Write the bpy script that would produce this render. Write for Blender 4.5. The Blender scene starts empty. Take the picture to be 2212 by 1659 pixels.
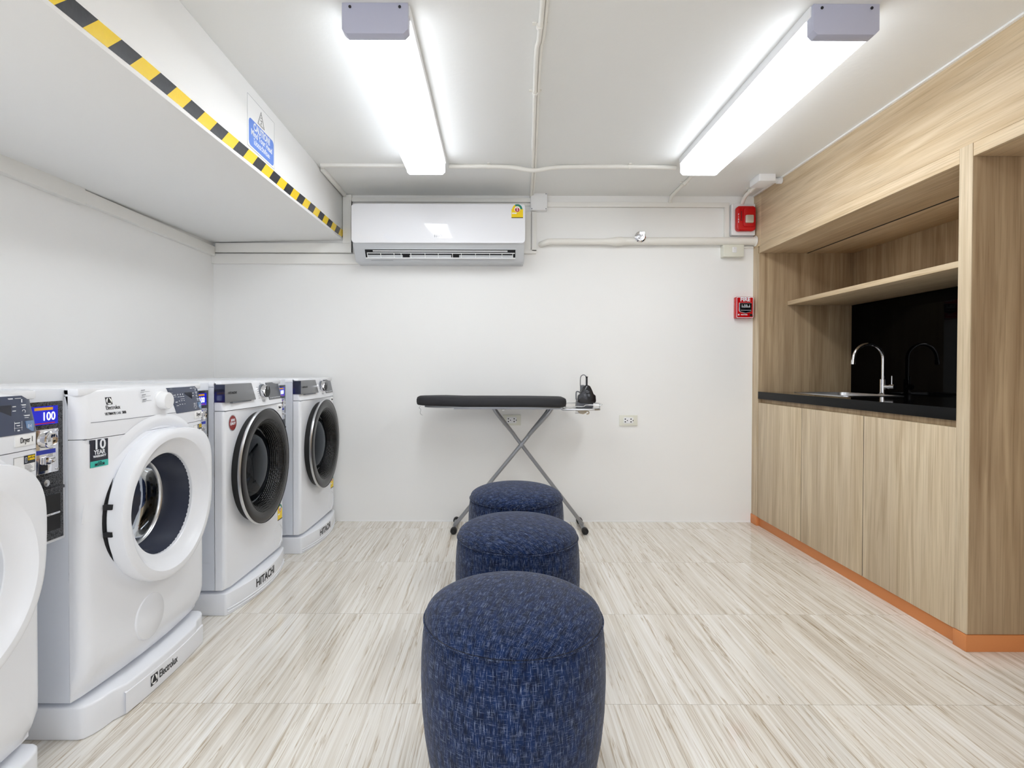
import bpy, bmesh, math, random
from mathutils import Vector, Matrix
random.seed(7)
PI = math.pi
C = bpy.context.scene.collection
# ------------------------------------------------------------------ camera, world, exposure
sc = bpy.context.scene
H = 1.01
cam_d = bpy.data.cameras.new('camera'); cam = bpy.data.objects.new('camera', cam_d); C.objects.link(cam)
cam_d.sensor_width = 36.0; cam_d.lens = 36.0 * 1163 / 2212
cam_d.shift_x = 33 / 2212; cam_d.shift_y = -16.5 / 2212
cam.location = (0, 0, H)
cam.rotation_euler = (Matrix.Rotation(math.radians(90 - 0.7), 3, 'X') @ Matrix.Rotation(math.radians(0.15), 3, 'Z')).to_euler()
cam_d.clip_start = 0.02
sc.camera = cam
w = bpy.data.worlds.new('world'); sc.world = w; w.use_nodes = True
w.node_tree.nodes['Background'].inputs[0].default_value = (0.9, 0.93, 1, 1)
w.node_tree.nodes['Background'].inputs[1].default_value = 1.45
sc.view_settings.view_transform = 'Standard'; sc.view_settings.look = 'None'
sc.view_settings.gamma = 1; sc.view_settings.use_curve_mapping = False
sc.view_settings.exposure = 0.5
sc.cycles.max_bounces = 12; sc.cycles.diffuse_bounces = 8; sc.cycles.glossy_bounces = 5
sc.cycles.transparent_max_bounces = 12
sc.cycles.use_denoising = True
sc.cycles.sample_clamp_indirect = 6
LAMP = 11.0
CEIL = 2.16

# ------------------------------------------------------------------ materials
def srgb(r, g, b):
    f = lambda c: (c / 255 / 12.92) if c / 255 <= 0.04045 else ((c / 255 + 0.055) / 1.055) ** 2.4
    return (f(r), f(g), f(b), 1)
def mat(name, col, rough=0.5, metal=0.0, spec=0.5, coat=0.0, emit=None, estr=0.0, bump=None):
    m = bpy.data.materials.new(name); m.use_nodes = True
    n = m.node_tree.nodes; b = n['Principled BSDF']
    b.inputs['Base Color'].default_value = col; b.inputs['Roughness'].default_value = rough
    b.inputs['Metallic'].default_value = metal; b.inputs['Specular IOR Level'].default_value = spec
    b.inputs['Coat Weight'].default_value = coat
    if emit: b.inputs['Emission Color'].default_value = emit; b.inputs['Emission Strength'].default_value = estr
    if bump:
        tc = n.new('ShaderNodeTexCoord'); no = n.new('ShaderNodeTexNoise'); bp = n.new('ShaderNodeBump')
        no.inputs['Scale'].default_value = bump[0]; no.inputs['Detail'].default_value = 4
        bp.inputs['Strength'].default_value = bump[1]; bp.inputs['Distance'].default_value = 0.002
        L = m.node_tree.links
        L.new(tc.outputs['Object'], no.inputs['Vector']); L.new(no.outputs[0], bp.inputs['Height']); L.new(bp.outputs[0], b.inputs['Normal'])
    return m
def ramp(nt, stops, interp='LINEAR'):
    r = nt.nodes.new('ShaderNodeValToRGB'); r.color_ramp.interpolation = interp
    e = r.color_ramp.elements
    while len(e) < len(stops): e.new(0.5)
    for i, (p, c) in enumerate(stops): e[i].position = p; e[i].color = c
    return r
def wood(name, axis, light, dark, scale=1.0):
    """axis = grain direction 'x','y','z' in object space"""
    m = bpy.data.materials.new(name); m.use_nodes = True; nt = m.node_tree; L = nt.links
    b = nt.nodes['Principled BSDF']; b.inputs['Roughness'].default_value = 0.45; b.inputs['Specular IOR Level'].default_value = 0.3
    tc = nt.nodes.new('ShaderNodeTexCoord')
    def noise(sl, sc_, det, dist=0.0):
        mp = nt.nodes.new('ShaderNodeMapping'); s = [sc_] * 3; s['xyz'.index(axis)] = sl
        mp.inputs['Scale'].default_value = s
        no = nt.nodes.new('ShaderNodeTexNoise'); no.inputs['Scale'].default_value = 1; no.inputs['Detail'].default_value = det
        no.inputs['Distortion'].default_value = dist
        L.new(tc.outputs['Object'], mp.inputs[0]); L.new(mp.outputs[0], no.inputs['Vector']); return no
    a = noise(1.3 * scale, 26 * scale, 7, 0.9); f = noise(4, 190, 3, 0.0); g = noise(0.5 * scale, 4 * scale, 2, 1.0)
    r1 = ramp(nt, [(0.32, dark), (0.66, light)]); L.new(a.outputs[0], r1.inputs[0])
    r2 = ramp(nt, [(0.34, (0.70, 0.67, 0.62, 1)), (0.5, (1, 1, 1, 1))]); L.new(f.outputs[0], r2.inputs[0])
    r3 = ramp(nt, [(0.35, (0.93, 0.92, 0.91, 1)), (0.6, (1.02, 1.02, 1.0, 1))]); L.new(g.outputs[0], r3.inputs[0])
    m1 = nt.nodes.new('ShaderNodeMix'); m1.data_type = 'RGBA'; m1.blend_type = 'MULTIPLY'; m1.inputs[0].default_value = 0.55
    L.new(r1.outputs[0], m1.inputs[6]); L.new(r2.outputs[0], m1.inputs[7])
    m2 = nt.nodes.new('ShaderNodeMix'); m2.data_type = 'RGBA'; m2.blend_type = 'MULTIPLY'; m2.inputs[0].default_value = 1
    L.new(m1.outputs[2], m2.inputs[6]); L.new(r3.outputs[0], m2.inputs[7]); L.new(m2.outputs[2], b.inputs['Base Color'])
    bp = nt.nodes.new('ShaderNodeBump'); bp.inputs['Strength'].default_value = 0.12; bp.inputs['Distance'].default_value = 0.001
    L.new(f.outputs[0], bp.inputs['Height']); L.new(bp.outputs[0], b.inputs['Normal'])
    return m
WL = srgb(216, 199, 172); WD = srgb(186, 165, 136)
M = {}
M['wall'] = mat('wall_paint', srgb(243, 243, 242), 0.55, spec=0.3, bump=(60, 0.1))
M['ceil'] = mat('ceiling_paint', srgb(237, 238, 237), 0.5, spec=0.35, bump=(45, 0.35))
M['trunk'] = mat('trunking_paint', srgb(240, 239, 235), 0.4)
M['pvc'] = mat('painted_pipe', srgb(238, 236, 230), 0.35)
M['wood_z'] = wood('oak_vertical', 'z', WL, WD)
M['wood_y'] = wood('oak_lengthwise', 'y', srgb(222, 202, 172), srgb(200, 175, 140))
M['wood_shaded_z'] = wood('oak_vertical_shaded', 'z', srgb(188, 165, 134), srgb(154, 129, 100), 0.8)  # darker oak copy, shade on side and niche panels put into its colour
M['orange'] = mat('orange_skirting', srgb(210, 134, 78), 0.5)
M['blackstone'] = mat('black_worktop', srgb(16, 16, 17), 0.5, spec=0.15)
M['blackglass'] = mat('black_glass', (0.0012, 0.0012, 0.0014, 1), 0.03, spec=0.05)
M['white'] = mat('white_enamel', srgb(238, 240, 245), 0.22)
M['whiteside'] = mat('white_sheet_metal', srgb(226, 230, 238), 0.4)
M['whitem'] = mat('white_plastic', srgb(240, 241, 243), 0.35)
M['paper'] = mat('white_sticker', srgb(246, 246, 246), 0.5)
M['navy'] = mat('navy_gloss', srgb(52, 62, 88), 0.12)
M['navy_dark'] = mat('navy_screen', srgb(38, 42, 56), 0.1)
M['lightblue'] = mat('pale_blue_key', srgb(120, 150, 190), 0.3)
M['print_w'] = mat('white_print', srgb(235, 238, 245), 0.5)
M['print_k'] = mat('black_print', srgb(28, 28, 34), 0.5)
M['print_g'] = mat('grey_print', srgb(120, 124, 132), 0.5)
M['gap'] = mat('dark_gap', srgb(20, 20, 24), 0.7)
M['seam'] = mat('seam_shade_grey', srgb(120, 124, 132), 0.7)  # grey that puts shade into seams and grooves
M['drawer'] = mat('grey_metallic_drawer', srgb(132, 133, 136), 0.3, metal=0.6)
M['screen'] = mat('dark_grey_screen', srgb(88, 90, 96), 0.15)
M['ring'] = mat('smoked_door_ring', srgb(30, 28, 30), 0.16, spec=0.35)
M['gasket'] = mat('black_rubber', srgb(10, 10, 12), 0.5)
M['chrome'] = mat('chrome', (0.8, 0.8, 0.82, 1), 0.08, metal=1)
M['silver'] = mat('brushed_silver', (0.62, 0.63, 0.65, 1), 0.28, metal=1)
M['steel'] = mat('drum_steel', (0.5, 0.5, 0.5, 1), 0.25, metal=1)
M['tube'] = mat('grey_metal_tube', srgb(150, 152, 156), 0.35, metal=0.5)
M['capgrey'] = mat('lamp_end_grey', srgb(186, 188, 208), 0.35)
M['rubber'] = mat('black_foot_rubber', srgb(16, 16, 17), 0.6)
M['iron'] = mat('black_gloss_plastic', srgb(12, 12, 20), 0.1)
M['irongrey'] = mat('grey_plastic', srgb(110, 112, 118), 0.35)
M['beige'] = mat('clear_beige_plastic', srgb(190, 178, 158), 0.3)
M['cover'] = mat('black_board_cover', srgb(40, 40, 44), 0.75, bump=(400, 0.3))
M['red'] = mat('red_alarm_plastic', srgb(196, 10, 18), 0.2)
M['lens'] = mat('clear_strobe_lens', srgb(215, 210, 200), 0.05, metal=0.5)
M['cream'] = mat('cream_switch_plastic', srgb(228, 228, 216), 0.35)
M['acpanel'] = mat('glossy_white_panel', srgb(240, 241, 246), 0.06, coat=0.5)
M['acbody'] = mat('silver_grey_plastic', srgb(205, 208, 212), 0.35)
M['yellow'] = mat('yellow_sticker', srgb(250, 214, 0), 0.4)
M['green'] = mat('green_sticker', srgb(20, 130, 110), 0.4)
M['teal'] = mat('teal_sticker', srgb(64, 190, 175), 0.4)
M['redpaper'] = mat('dark_red_sticker', srgb(140, 34, 30), 0.4)
M['amber'] = mat('amber_sticker', srgb(245, 175, 20), 0.4)
M['signblue'] = mat('sign_blue', srgb(100, 140, 225), 0.4)
M['blueled'] = mat('blue_display', srgb(10, 10, 140), 0.2, emit=(0.01, 0.02, 0.9, 1), estr=0.3)
M['led_w'] = mat('lit_digits', (1, 1, 1, 1), 0.3, emit=(0.8, 0.88, 1, 1), estr=0.9)
M['bluelabel'] = mat('blue_label', srgb(40, 60, 180), 0.4)
M['lamp'] = mat('lit_diffuser', (0.9, 0.92, 0.95, 1), 0.3, emit=(0.925, 0.965, 1.0, 1), estr=LAMP)
M['lampside'] = mat('lit_diffuser_side', (0.9, 0.92, 0.95, 1), 0.3, emit=(0.885, 0.935, 1.0, 1), estr=4.2)
M['caulk'] = mat('white_caulk', srgb(245, 245, 245), 0.4)

def m_floor():
    m = bpy.data.materials.new('veined_floor_tiles'); m.use_nodes = True; nt = m.node_tree; L = nt.links; N = nt.nodes
    b = N['Principled BSDF']; b.inputs['Roughness'].default_value = 0.03; b.inputs['Specular IOR Level'].default_value = 0.7
    tc = N.new('ShaderNodeTexCoord'); sp = N.new('ShaderNodeSeparateXYZ'); L.new(tc.outputs['Object'], sp.inputs[0])
    def math_(op, a, b_=None, c=None):
        n = N.new('ShaderNodeMath'); n.operation = op
        for i, v in enumerate((a, b_, c)):
            if v is None: continue
            if isinstance(v, (int, float)): n.inputs[i].default_value = v
            else: L.new(v, n.inputs[i])
        return n.outputs[0]
    ty = math_('DIVIDE', math_('SUBTRACT', sp.outputs[1], 0.415 - 6), 0.6)
    tx = math_('DIVIDE', math_('SUBTRACT', sp.outputs[0], 0.49 - 12), 1.2)
    fy = math_('FRACT', ty); fx = math_('FRACT', tx); iy = math_('FLOOR', ty); ix = math_('FLOOR', tx)
    cx = N.new('ShaderNodeCombineXYZ'); L.new(ix, cx.inputs[0]); L.new(iy, cx.inputs[1])
    wn = N.new('ShaderNodeTexWhiteNoise'); wn.noise_dimensions = '2D'; L.new(cx.outputs[0], wn.inputs['Vector'])
    off = N.new('ShaderNodeVectorMath'); off.operation = 'SCALE'; off.inputs[3].default_value = 9.0; L.new(wn.outputs['Color'], off.inputs[0])
    ad = N.new('ShaderNodeVectorMath'); ad.operation = 'ADD'; L.new(tc.outputs['Object'], ad.inputs[0]); L.new(off.outputs[0], ad.inputs[1])
    def noise(sx, sy, det, dist=0.0, rough=0.5):
        mp = N.new('ShaderNodeMapping'); mp.inputs['Scale'].default_value = (sx, sy, 1)
        no = N.new('ShaderNodeTexNoise'); no.inputs['Scale'].default_value = 1; no.inputs['Detail'].default_value = det
        no.inputs['Distortion'].default_value = dist; no.inputs['Roughness'].default_value = rough
        L.new(ad.outputs[0], mp.inputs[0]); L.new(mp.outputs[0], no.inputs['Vector']); return no.outputs[0]
    def mul(a, b_, f=1.0):
        n = N.new('ShaderNodeMix'); n.data_type = 'RGBA'; n.blend_type = 'MULTIPLY'; n.inputs[0].default_value = f
        L.new(a, n.inputs[6]); L.new(b_, n.inputs[7]); return n.outputs[2]
    base = ramp(nt, [(0.28, srgb(212, 204, 192)), (0.44, srgb(232, 227, 218)), (0.6, srgb(240, 237, 231)), (0.72, srgb(248, 246, 243))])
    L.new(noise(26, 0.6, 6, 0.5, 0.6), base.inputs[0])
    W1 = (1, 1, 1, 1)
    v1 = ramp(nt, [(0.482, W1), (0.499, srgb(212, 200, 184)), (0.503, srgb(206, 194, 178)), (0.506, W1)])
    L.new(noise(30, 0.6, 5, 0.5, 0.55), v1.inputs[0])
    v2 = ramp(nt, [(0.585, W1), (0.597, srgb(218, 209, 197)), (0.601, W1)]); L.new(noise(26, 0.5, 5, 0.5, 0.55), v2.inputs[0])
    v3 = ramp(nt, [(0.40, W1), (0.412, srgb(222, 213, 200)), (0.416, W1)]); L.new(noise(20, 0.8, 6, 0.7, 0.55), v3.inputs[0])
    fine = ramp(nt, [(0.35, srgb(230, 225, 218)), (0.6, W1)]); L.new(noise(110, 1.6, 3, 0.6), fine.inputs[0])
    col = mul(mul(mul(mul(base.outputs[0], v1.outputs[0]), v2.outputs[0]), v3.outputs[0]), fine.outputs[0], 0.8)
    gy = math_('MULTIPLY', math_('GREATER_THAN', math_('ABSOLUTE', math_('SUBTRACT', fy, 0.5)), 0.5 - 0.0018), 0.45)
    gx = math_('MULTIPLY', math_('GREATER_THAN', math_('ABSOLUTE', math_('SUBTRACT', fx, 0.5)), 0.5 - 0.0008), 0.35)
    g = math_('MAXIMUM', gx, gy)
    mx = N.new('ShaderNodeMix'); mx.data_type = 'RGBA'; L.new(g, mx.inputs[0]); L.new(col, mx.inputs[6]); mx.inputs[7].default_value = srgb(130, 122, 110)
    L.new(mx.outputs[2], b.inputs['Base Color'])
    return m
M['floor'] = m_floor()

def m_fabric():
    m = bpy.data.materials.new('navy_heather_fabric'); m.use_nodes = True; nt = m.node_tree; L = nt.links; N = nt.nodes
    b = N['Principled BSDF']; b.inputs['Roughness'].default_value = 0.9; b.inputs['Specular IOR Level'].default_value = 0.15
    b.inputs['Sheen Weight'].default_value = 0.15
    uv = N.new('ShaderNodeUVMap'); uv.uv_map = 'UVMap'
    def noise(sx, sy, det=2, rough=0.6):
        mp = N.new('ShaderNodeMapping'); mp.inputs['Scale'].default_value = (sx, sy, 1)
        no = N.new('ShaderNodeTexNoise'); no.inputs['Scale'].default_value = 1; no.inputs['Detail'].default_value = det; no.inputs['Roughness'].default_value = rough
        L.new(uv.outputs[0], mp.inputs[0]); L.new(mp.outputs[0], no.inputs['Vector']); return no.outputs[0]
    def mth(op, a, b_):
        n = N.new('ShaderNodeMath'); n.operation = op
        for i, v in enumerate((a, b_)):
            if isinstance(v, (int, float)): n.inputs[i].default_value = v
            else: L.new(v, n.inputs[i])
        return n.outputs[0]
    warp = noise(820, 34, 2); weft = noise(40, 760, 2); clump = noise(60, 24, 3); grain = noise(1100, 1100, 0)
    r1 = ramp(nt, [(0.56, (0, 0, 0, 1)), (0.68, (1, 1, 1, 1))]); L.new(warp, r1.inputs[0])
    r2 = ramp(nt, [(0.60, (0, 0, 0, 1)), (0.70, (1, 1, 1, 1))]); L.new(weft, r2.inputs[0])
    r3 = ramp(nt, [(0.35, (0.55, 0.55, 0.55, 1)), (0.66, (1, 1, 1, 1))]); L.new(clump, r3.inputs[0])
    r4 = ramp(nt, [(0.36, (0.2, 0.2, 0.2, 1)), (0.62, (0.95, 0.95, 0.95, 1))]); L.new(grain, r4.inputs[0])
    t = mth('MULTIPLY', mth('MULTIPLY', mth('ADD', r1.outputs[0], r2.outputs[0]), r3.outputs[0]), r4.outputs[0])
    base = ramp(nt, [(0.35, srgb(5, 17, 44)), (0.65, srgb(15, 38, 80))]); L.new(clump, base.inputs[0])
    mx = N.new('ShaderNodeMix'); mx.data_type = 'RGBA'; mx.clamp_factor = True
    L.new(t, mx.inputs[0]); L.new(base.outputs[0], mx.inputs[6]); mx.inputs[7].default_value = srgb(158, 172, 200)
    L.new(mx.outputs[2], b.inputs['Base Color'])
    bp = N.new('ShaderNodeBump'); bp.inputs['Strength'].default_value = 0.35; bp.inputs['Distance'].default_value = 0.001
    L.new(t, bp.inputs['Height']); L.new(bp.outputs[0], b.inputs['Normal'])
    return m
M['fabric'] = m_fabric()

def m_speckle():
    m = mat('hammered_black_silver', (0.1, 0.1, 0.1, 1), 0.3, metal=0.6); nt = m.node_tree; L = nt.links; b = nt.nodes['Principled BSDF']
    tc = nt.nodes.new('ShaderNodeTexCoord'); no = nt.nodes.new('ShaderNodeTexNoise'); no.inputs['Scale'].default_value = 260; no.inputs['Detail'].default_value = 2
    L.new(tc.outputs['Object'], no.inputs['Vector'])
    r = ramp(nt, [(0.44, srgb(22, 22, 25)), (0.5, srgb(110, 112, 116)), (0.58, srgb(52, 53, 56))]); L.new(no.outputs[0], r.inputs[0]); L.new(r.outputs[0], b.inputs['Base Color'])
    return m
M['speckle'] = m_speckle()

def m_stripes():
    m = mat('hazard_stripes', (1, 1, 1, 1), 0.25); nt = m.node_tree; L = nt.links; N = nt.nodes; b = N['Principled BSDF']
    tc = N.new('ShaderNodeTexCoord'); sp = N.new('ShaderNodeSeparateXYZ'); L.new(tc.outputs['Object'], sp.inputs[0])
    def f(op, a, c):
        n = N.new('ShaderNodeMath'); n.operation = op
        for i, v in enumerate((a, c)):
            if isinstance(v, (int, float)): n.inputs[i].default_value = v
            else: L.new(v, n.inputs[i])
        return n.outputs[0]
    # stripes slant: the upper end lies further along the beam
    u = f('SUBTRACT', sp.outputs[1], sp.outputs[2])
    k = f('FRACT', f('DIVIDE', f('ADD', u, 16 * 0.162 + STR0), 0.162), 0)
    s = f('LESS_THAN', k, 0.5)
    mx = N.new('ShaderNodeMix'); mx.data_type = 'RGBA'; L.new(s, mx.inputs[0])
    mx.inputs[6].default_value = srgb(252, 214, 20); mx.inputs[7].default_value = srgb(30, 32, 38)
    L.new(mx.outputs[2], b.inputs['Base Color'])
    no = N.new('ShaderNodeTexNoise'); no.inputs['Scale'].default_value = 60; bp = N.new('ShaderNodeBump'); bp.inputs['Strength'].default_value = 0.25; bp.inputs['Distance'].default_value = 0.002
    L.new(tc.outputs['Object'], no.inputs['Vector']); L.new(no.outputs[0], bp.inputs['Height']); L.new(bp.outputs[0], b.inputs['Normal'])
    return m
# lower tape edge at y=1.213 is z~1.825 -> u = -0.612 there starts a black stripe
STR0 = 0.612
M['stripes'] = m_stripes()

def m_drum():
    m = mat('perforated_steel', (0.55, 0.55, 0.56, 1), 0.3, metal=0.9); nt = m.node_tree; L = nt.links; b = nt.nodes['Principled BSDF']
    tc = nt.nodes.new('ShaderNodeTexCoord'); v = nt.nodes.new('ShaderNodeTexVoronoi'); v.inputs['Scale'].default_value = 42; v.inputs['Randomness'].default_value = 0.1
    L.new(tc.outputs['Object'], v.inputs['Vector'])
    r = ramp(nt, [(0.26, srgb(20, 20, 22)), (0.32, srgb(170, 170, 172))]); L.new(v.outputs['Distance'], r.inputs[0]); L.new(r.outputs[0], b.inputs['Base Color'])
    return m
M['drum'] = m_drum()
def m_dimple():
    m = mat('dimpled_smoked_plastic', srgb(12, 12, 13), 0.15, spec=0.4); nt = m.node_tree; L = nt.links; b = nt.nodes['Principled BSDF']
    tc = nt.nodes.new('ShaderNodeTexCoord'); v = nt.nodes.new('ShaderNodeTexVoronoi'); v.inputs['Scale'].default_value = 130; v.inputs['Randomness'].default_value = 0.0
    bp = nt.nodes.new('ShaderNodeBump'); bp.inputs['Strength'].default_value = 0.8; bp.inputs['Distance'].default_value = 0.004
    L.new(tc.outputs['Object'], v.inputs['Vector']); L.new(v.outputs['Distance'], bp.inputs['Height']); L.new(bp.outputs[0], b.inputs['Normal'])
    return m
M['dimple'] = m_dimple()
def m_glass(name, tint, fac, rough=0.02):
    m = bpy.data.materials.new(name); m.use_nodes = True; nt = m.node_tree; L = nt.links; N = nt.nodes
    N.remove(N['Principled BSDF']); t = N.new('ShaderNodeBsdfTransparent'); t.inputs[0].default_value = tint
    g = N.new('ShaderNodeBsdfGlossy'); g.inputs['Roughness'].default_value = rough; g.inputs[0].default_value = (0.6, 0.64, 0.7, 1)
    fr = N.new('ShaderNodeFresnel'); fr.inputs[0].default_value = 1.5
    ma = N.new('ShaderNodeMath'); ma.operation = 'ADD'; ma.inputs[1].default_value = fac; ma.use_clamp = True; L.new(fr.outputs[0], ma.inputs[0])
    mx = N.new('ShaderNodeMixShader'); L.new(ma.outputs[0], mx.inputs[0]); L.new(t.outputs[0], mx.inputs[1]); L.new(g.outputs[0], mx.inputs[2])
    L.new(mx.outputs[0], N['Material Output'].inputs[0]); return m
M['glass_blue'] = m_glass('smoked_blue_glass', (0.42, 0.46, 0.54, 1), 0.0)
M['glass_dark'] = m_glass('smoked_dark_glass', (0.22, 0.26, 0.32, 1), 0.0)

# ------------------------------------------------------------------ mesh helpers
class MB:
    def __init__(s): s.v = []; s.f = []; s.uv = None
    def add(s, vs, fs):
        o = len(s.v); s.v += [tuple(p) for p in vs]; s.f += [tuple(i + o for i in f) for f in fs]; return s
    def box(s, x0, x1, y0, y1, z0, z1):
        return s.add([(x0,y0,z0),(x1,y0,z0),(x1,y1,z0),(x0,y1,z0),(x0,y0,z1),(x1,y0,z1),(x1,y1,z1),(x0,y1,z1)],
                     [(0,3,2,1),(4,5,6,7),(0,1,5,4),(1,2,6,5),(2,3,7,6),(3,0,4,7)])
    def prism(s, pts, ax, a0, a1):
        """extrude 2D outline along axis: ax 'x' pts=(y,z); 'y' pts=(x,z); 'z' pts=(x,y)"""
        n = len(pts)
        def P(p, a): return {'x': (a, p[0], p[1]), 'y': (p[0], a, p[1]), 'z': (p[0], p[1], a)}[ax]
        vs = [P(p, a0) for p in pts] + [P(p, a1) for p in pts]
        return s.add(vs, [tuple(range(n))[::-1], tuple(range(n, 2*n))] + [(i, (i+1)%n, n+(i+1)%n, n+i) for i in range(n)])
    def lathe(s, prof, center=(0,0,0), ax='x', n=48, rf=None, caps=(False, False), a0=0, a1=2*PI):
        full = abs(a1 - a0 - 2*PI) < 1e-6; m = n if full else n + 1; vs = []
        for r, a in prof:
            for i in range(m):
                t = a0 + (a1-a0) * i / n
                rr = rf(t, r, a) if rf else r
                c, d = rr*math.cos(t), rr*math.sin(t)
                p = {'x': (a, c, d), 'y': (c, a, d), 'z': (c, d, a)}[ax]
                vs.append((center[0]+p[0], center[1]+p[1], center[2]+p[2]))
        fs = []
        for k in range(len(prof)-1):
            for i in range(n if full else n):
                j = (i+1) % m
                fs.append((k*m+i, k*m+j, (k+1)*m+j, (k+1)*m+i))
        if caps[0]: fs.append(tuple(range(m))[::-1])
        if caps[1]: fs.append(tuple(range((len(prof)-1)*m, len(prof)*m)))
        return s.add(vs, fs)
    def tube(s, path, r, n=12, cap=True):
        path = [Vector(p) for p in path]; rings = []
        up = Vector((0,0,1)); prev = None
        for i, p in enumerate(path):
            d = (path[min(i+1, len(path)-1)] - path[max(i-1, 0)]).normalized()
            if prev is None:
                a = d.cross(up)
                if a.length < 0.1: a = d.cross(Vector((1,0,0)))
                a.normalize()
            else:
                a = (prev - d * prev.dot(d)).normalized()
            prev = a; b = d.cross(a); rr = r[i] if isinstance(r, (list, tuple)) else r
            rings.append([p + rr*(a*math.cos(2*PI*k/n) + b*math.sin(2*PI*k/n)) for k in range(n)])
        vs = [q for R in rings for q in R]; fs = []
        for k in range(len(rings)-1):
            for i in range(n): j = (i+1)%n; fs.append((k*n+i, k*n+j, (k+1)*n+j, (k+1)*n+i))
        if cap: fs += [tuple(range(n))[::-1], tuple(range((len(rings)-1)*n, len(rings)*n))]
        return s.add(vs, fs)
    def build(s, name, m, parent=None, bevel=0, segs=2, ang=38, smooth=True, flip=False):
        me = bpy.data.meshes.new(name); me.from_pydata(s.v, [], s.f)
        bm = bmesh.new(); bm.from_mesh(me)
        bmesh.ops.remove_doubles(bm, verts=bm.verts, dist=1e-6)
        bmesh.ops.recalc_face_normals(bm, faces=bm.faces)
        if bevel:
            es = [e for e in bm.edges if e.is_manifold and e.calc_face_angle(0) > math.radians(25)]
            bmesh.ops.bevel(bm, geom=es, offset=bevel, segments=segs, affect='EDGES', profile=0.5, clamp_overlap=True)
        for f in bm.faces: f.smooth = smooth
        for e in bm.edges:
            if e.is_manifold and e.calc_face_angle(0) > math.radians(ang): e.smooth = False
        bm.to_mesh(me); bm.free()
        if s.uv: s.uv(me)
        o = bpy.data.objects.new(name, me); C.objects.link(o)
        if isinstance(m, str): m = M[m]
        me.materials.append(m)
        if parent: o.parent = parent
        return o
def arc(cx, cy, r, a0, a1, n=6): return [(cx + r*math.cos(math.radians(a0+(a1-a0)*i/n)), cy + r*math.sin(math.radians(a0+(a1-a0)*i/n))) for i in range(n+1)]
def rrect(x0, x1, y0, y1, r, n=5):
    return arc(x1-r, y1-r, r, 0, 90, n) + arc(x0+r, y1-r, r, 90, 180, n) + arc(x0+r, y0+r, r, 180, 270, n) + arc(x1-r, y0+r, r, 270, 360, n)
def bx(name, m, x0, x1, y0, y1, z0, z1, parent=None, bevel=0.0): return MB().box(x0,x1,y0,y1,z0,z1).build(name, m, parent, bevel)
def tag(o, label, cat, group=None):
    o['label'] = label; o['category'] = cat
    if group: o['group'] = group
    return o
def thing(name, label, cat, loc=(0,0,0), rotz=0, group=None):
    o = bpy.data.objects.new(name, None); C.objects.link(o); o.location = loc; o.rotation_euler = (0,0,rotz); o.empty_display_size = 0.05
    return tag(o, label, cat, group)
def struct(o): o['kind'] = 'structure'; return o
def text(name, s, size, loc, face, m, parent=None, align='CENTER', depth=0.0003, sx=1.0, bold=0.0, width=None):
    """face '+x' reads along +y; face '-y' reads along +x"""
    cu = bpy.data.curves.new(name, 'FONT'); cu.body = s; cu.size = size; cu.extrude = depth; cu.align_x = align; cu.align_y = 'CENTER'
    cu.offset = bold; cu.resolution_u = 3
    t = bpy.data.objects.new(name, cu); C.objects.link(t)
    dg = bpy.context.evaluated_depsgraph_get(); me = bpy.data.meshes.new_from_object(t.evaluated_get(dg))
    bpy.data.objects.remove(t)
    if width:
        xs_ = [v.co.x for v in me.vertices]; sx = width/(max(xs_)-min(xs_))
    R = Matrix.Rotation(PI/2, 4, 'X')
    if face == '+x': R = Matrix.Rotation(PI/2, 4, 'Z') @ R
    me.transform(R @ Matrix.Diagonal((sx, 1, 1, 1))); me.transform(Matrix.Translation(loc))
    me.materials.clear(); me.materials.append(M[m] if isinstance(m, str) else m); me.name = name
    o = bpy.data.objects.new(name, me); C.objects.link(o)
    if parent: o.parent = parent
    return o
def conform(o, fn):
    for v in o.data.vertices: v.co.x += fn(v.co.y, v.co.z)
    for c in o.children: conform(c, fn)
    return o
def copy_tree(o, parent=None):
    c = o.copy(); C.objects.link(c); c.parent = parent
    for ch in list(o.children): copy_tree(ch, c)
    return c
def bar(mb, x, ya, za, yb, zb, wd=0.0007):
    """thin printed line on a +x face"""
    d = Vector((0, yb-ya, zb-za)); n = Vector((0, -d.z, d.y)).normalized() * wd
    p = [Vector((x, ya, za)) - n, Vector((x, yb, zb)) - n, Vector((x, yb, zb)) + n, Vector((x, ya, za)) + n]
    q = [v + Vector((0.0003, 0, 0)) for v in p]
    mb.add(p + q, [(0,1,2,3), (7,6,5,4), (0,4,5,1), (1,5,6,2), (2,6,7,3), (3,7,4,0)])

# ------------------------------------------------------------------ room shell
XL, XR, YB, YR = -1.876, 2.34, 3.57, -2.4
struct(bx('floor', 'floor', XL, XR, YR, YB, -0.05, 0))
struct(bx('ceiling', 'ceil', XL-0.1, XR+0.1, YR-0.1, YB+0.1, CEIL, CEIL+0.08))
struct(bx('wall_back', 'wall', XL-0.1, XR+0.1, YB, YB+0.1, -0.05, CEIL))
struct(bx('wall_left', 'wall', XL-0.1, XL, YR, YB, -0.05, CEIL))
struct(bx('wall_right', 'wall', XR, XR+0.1, YR, YB, -0.05, CEIL))
struct(MB().box(XL-0.1, -1.5, YR-0.1, YR, -0.05, CEIL).box(1.5, XR+0.1, YR-0.1, YR, -0.05, CEIL).box(-1.5, 1.5, YR-0.1, YR, 2.0, CEIL).build('wall_rear', 'wall'))  # wide opening added behind the viewer, unseen, to bring in fill daylight
struct(bx('baseboard_back', 'caulk', -1.04, 1.69, YB-0.004, YB, 0, 0.008))
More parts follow.
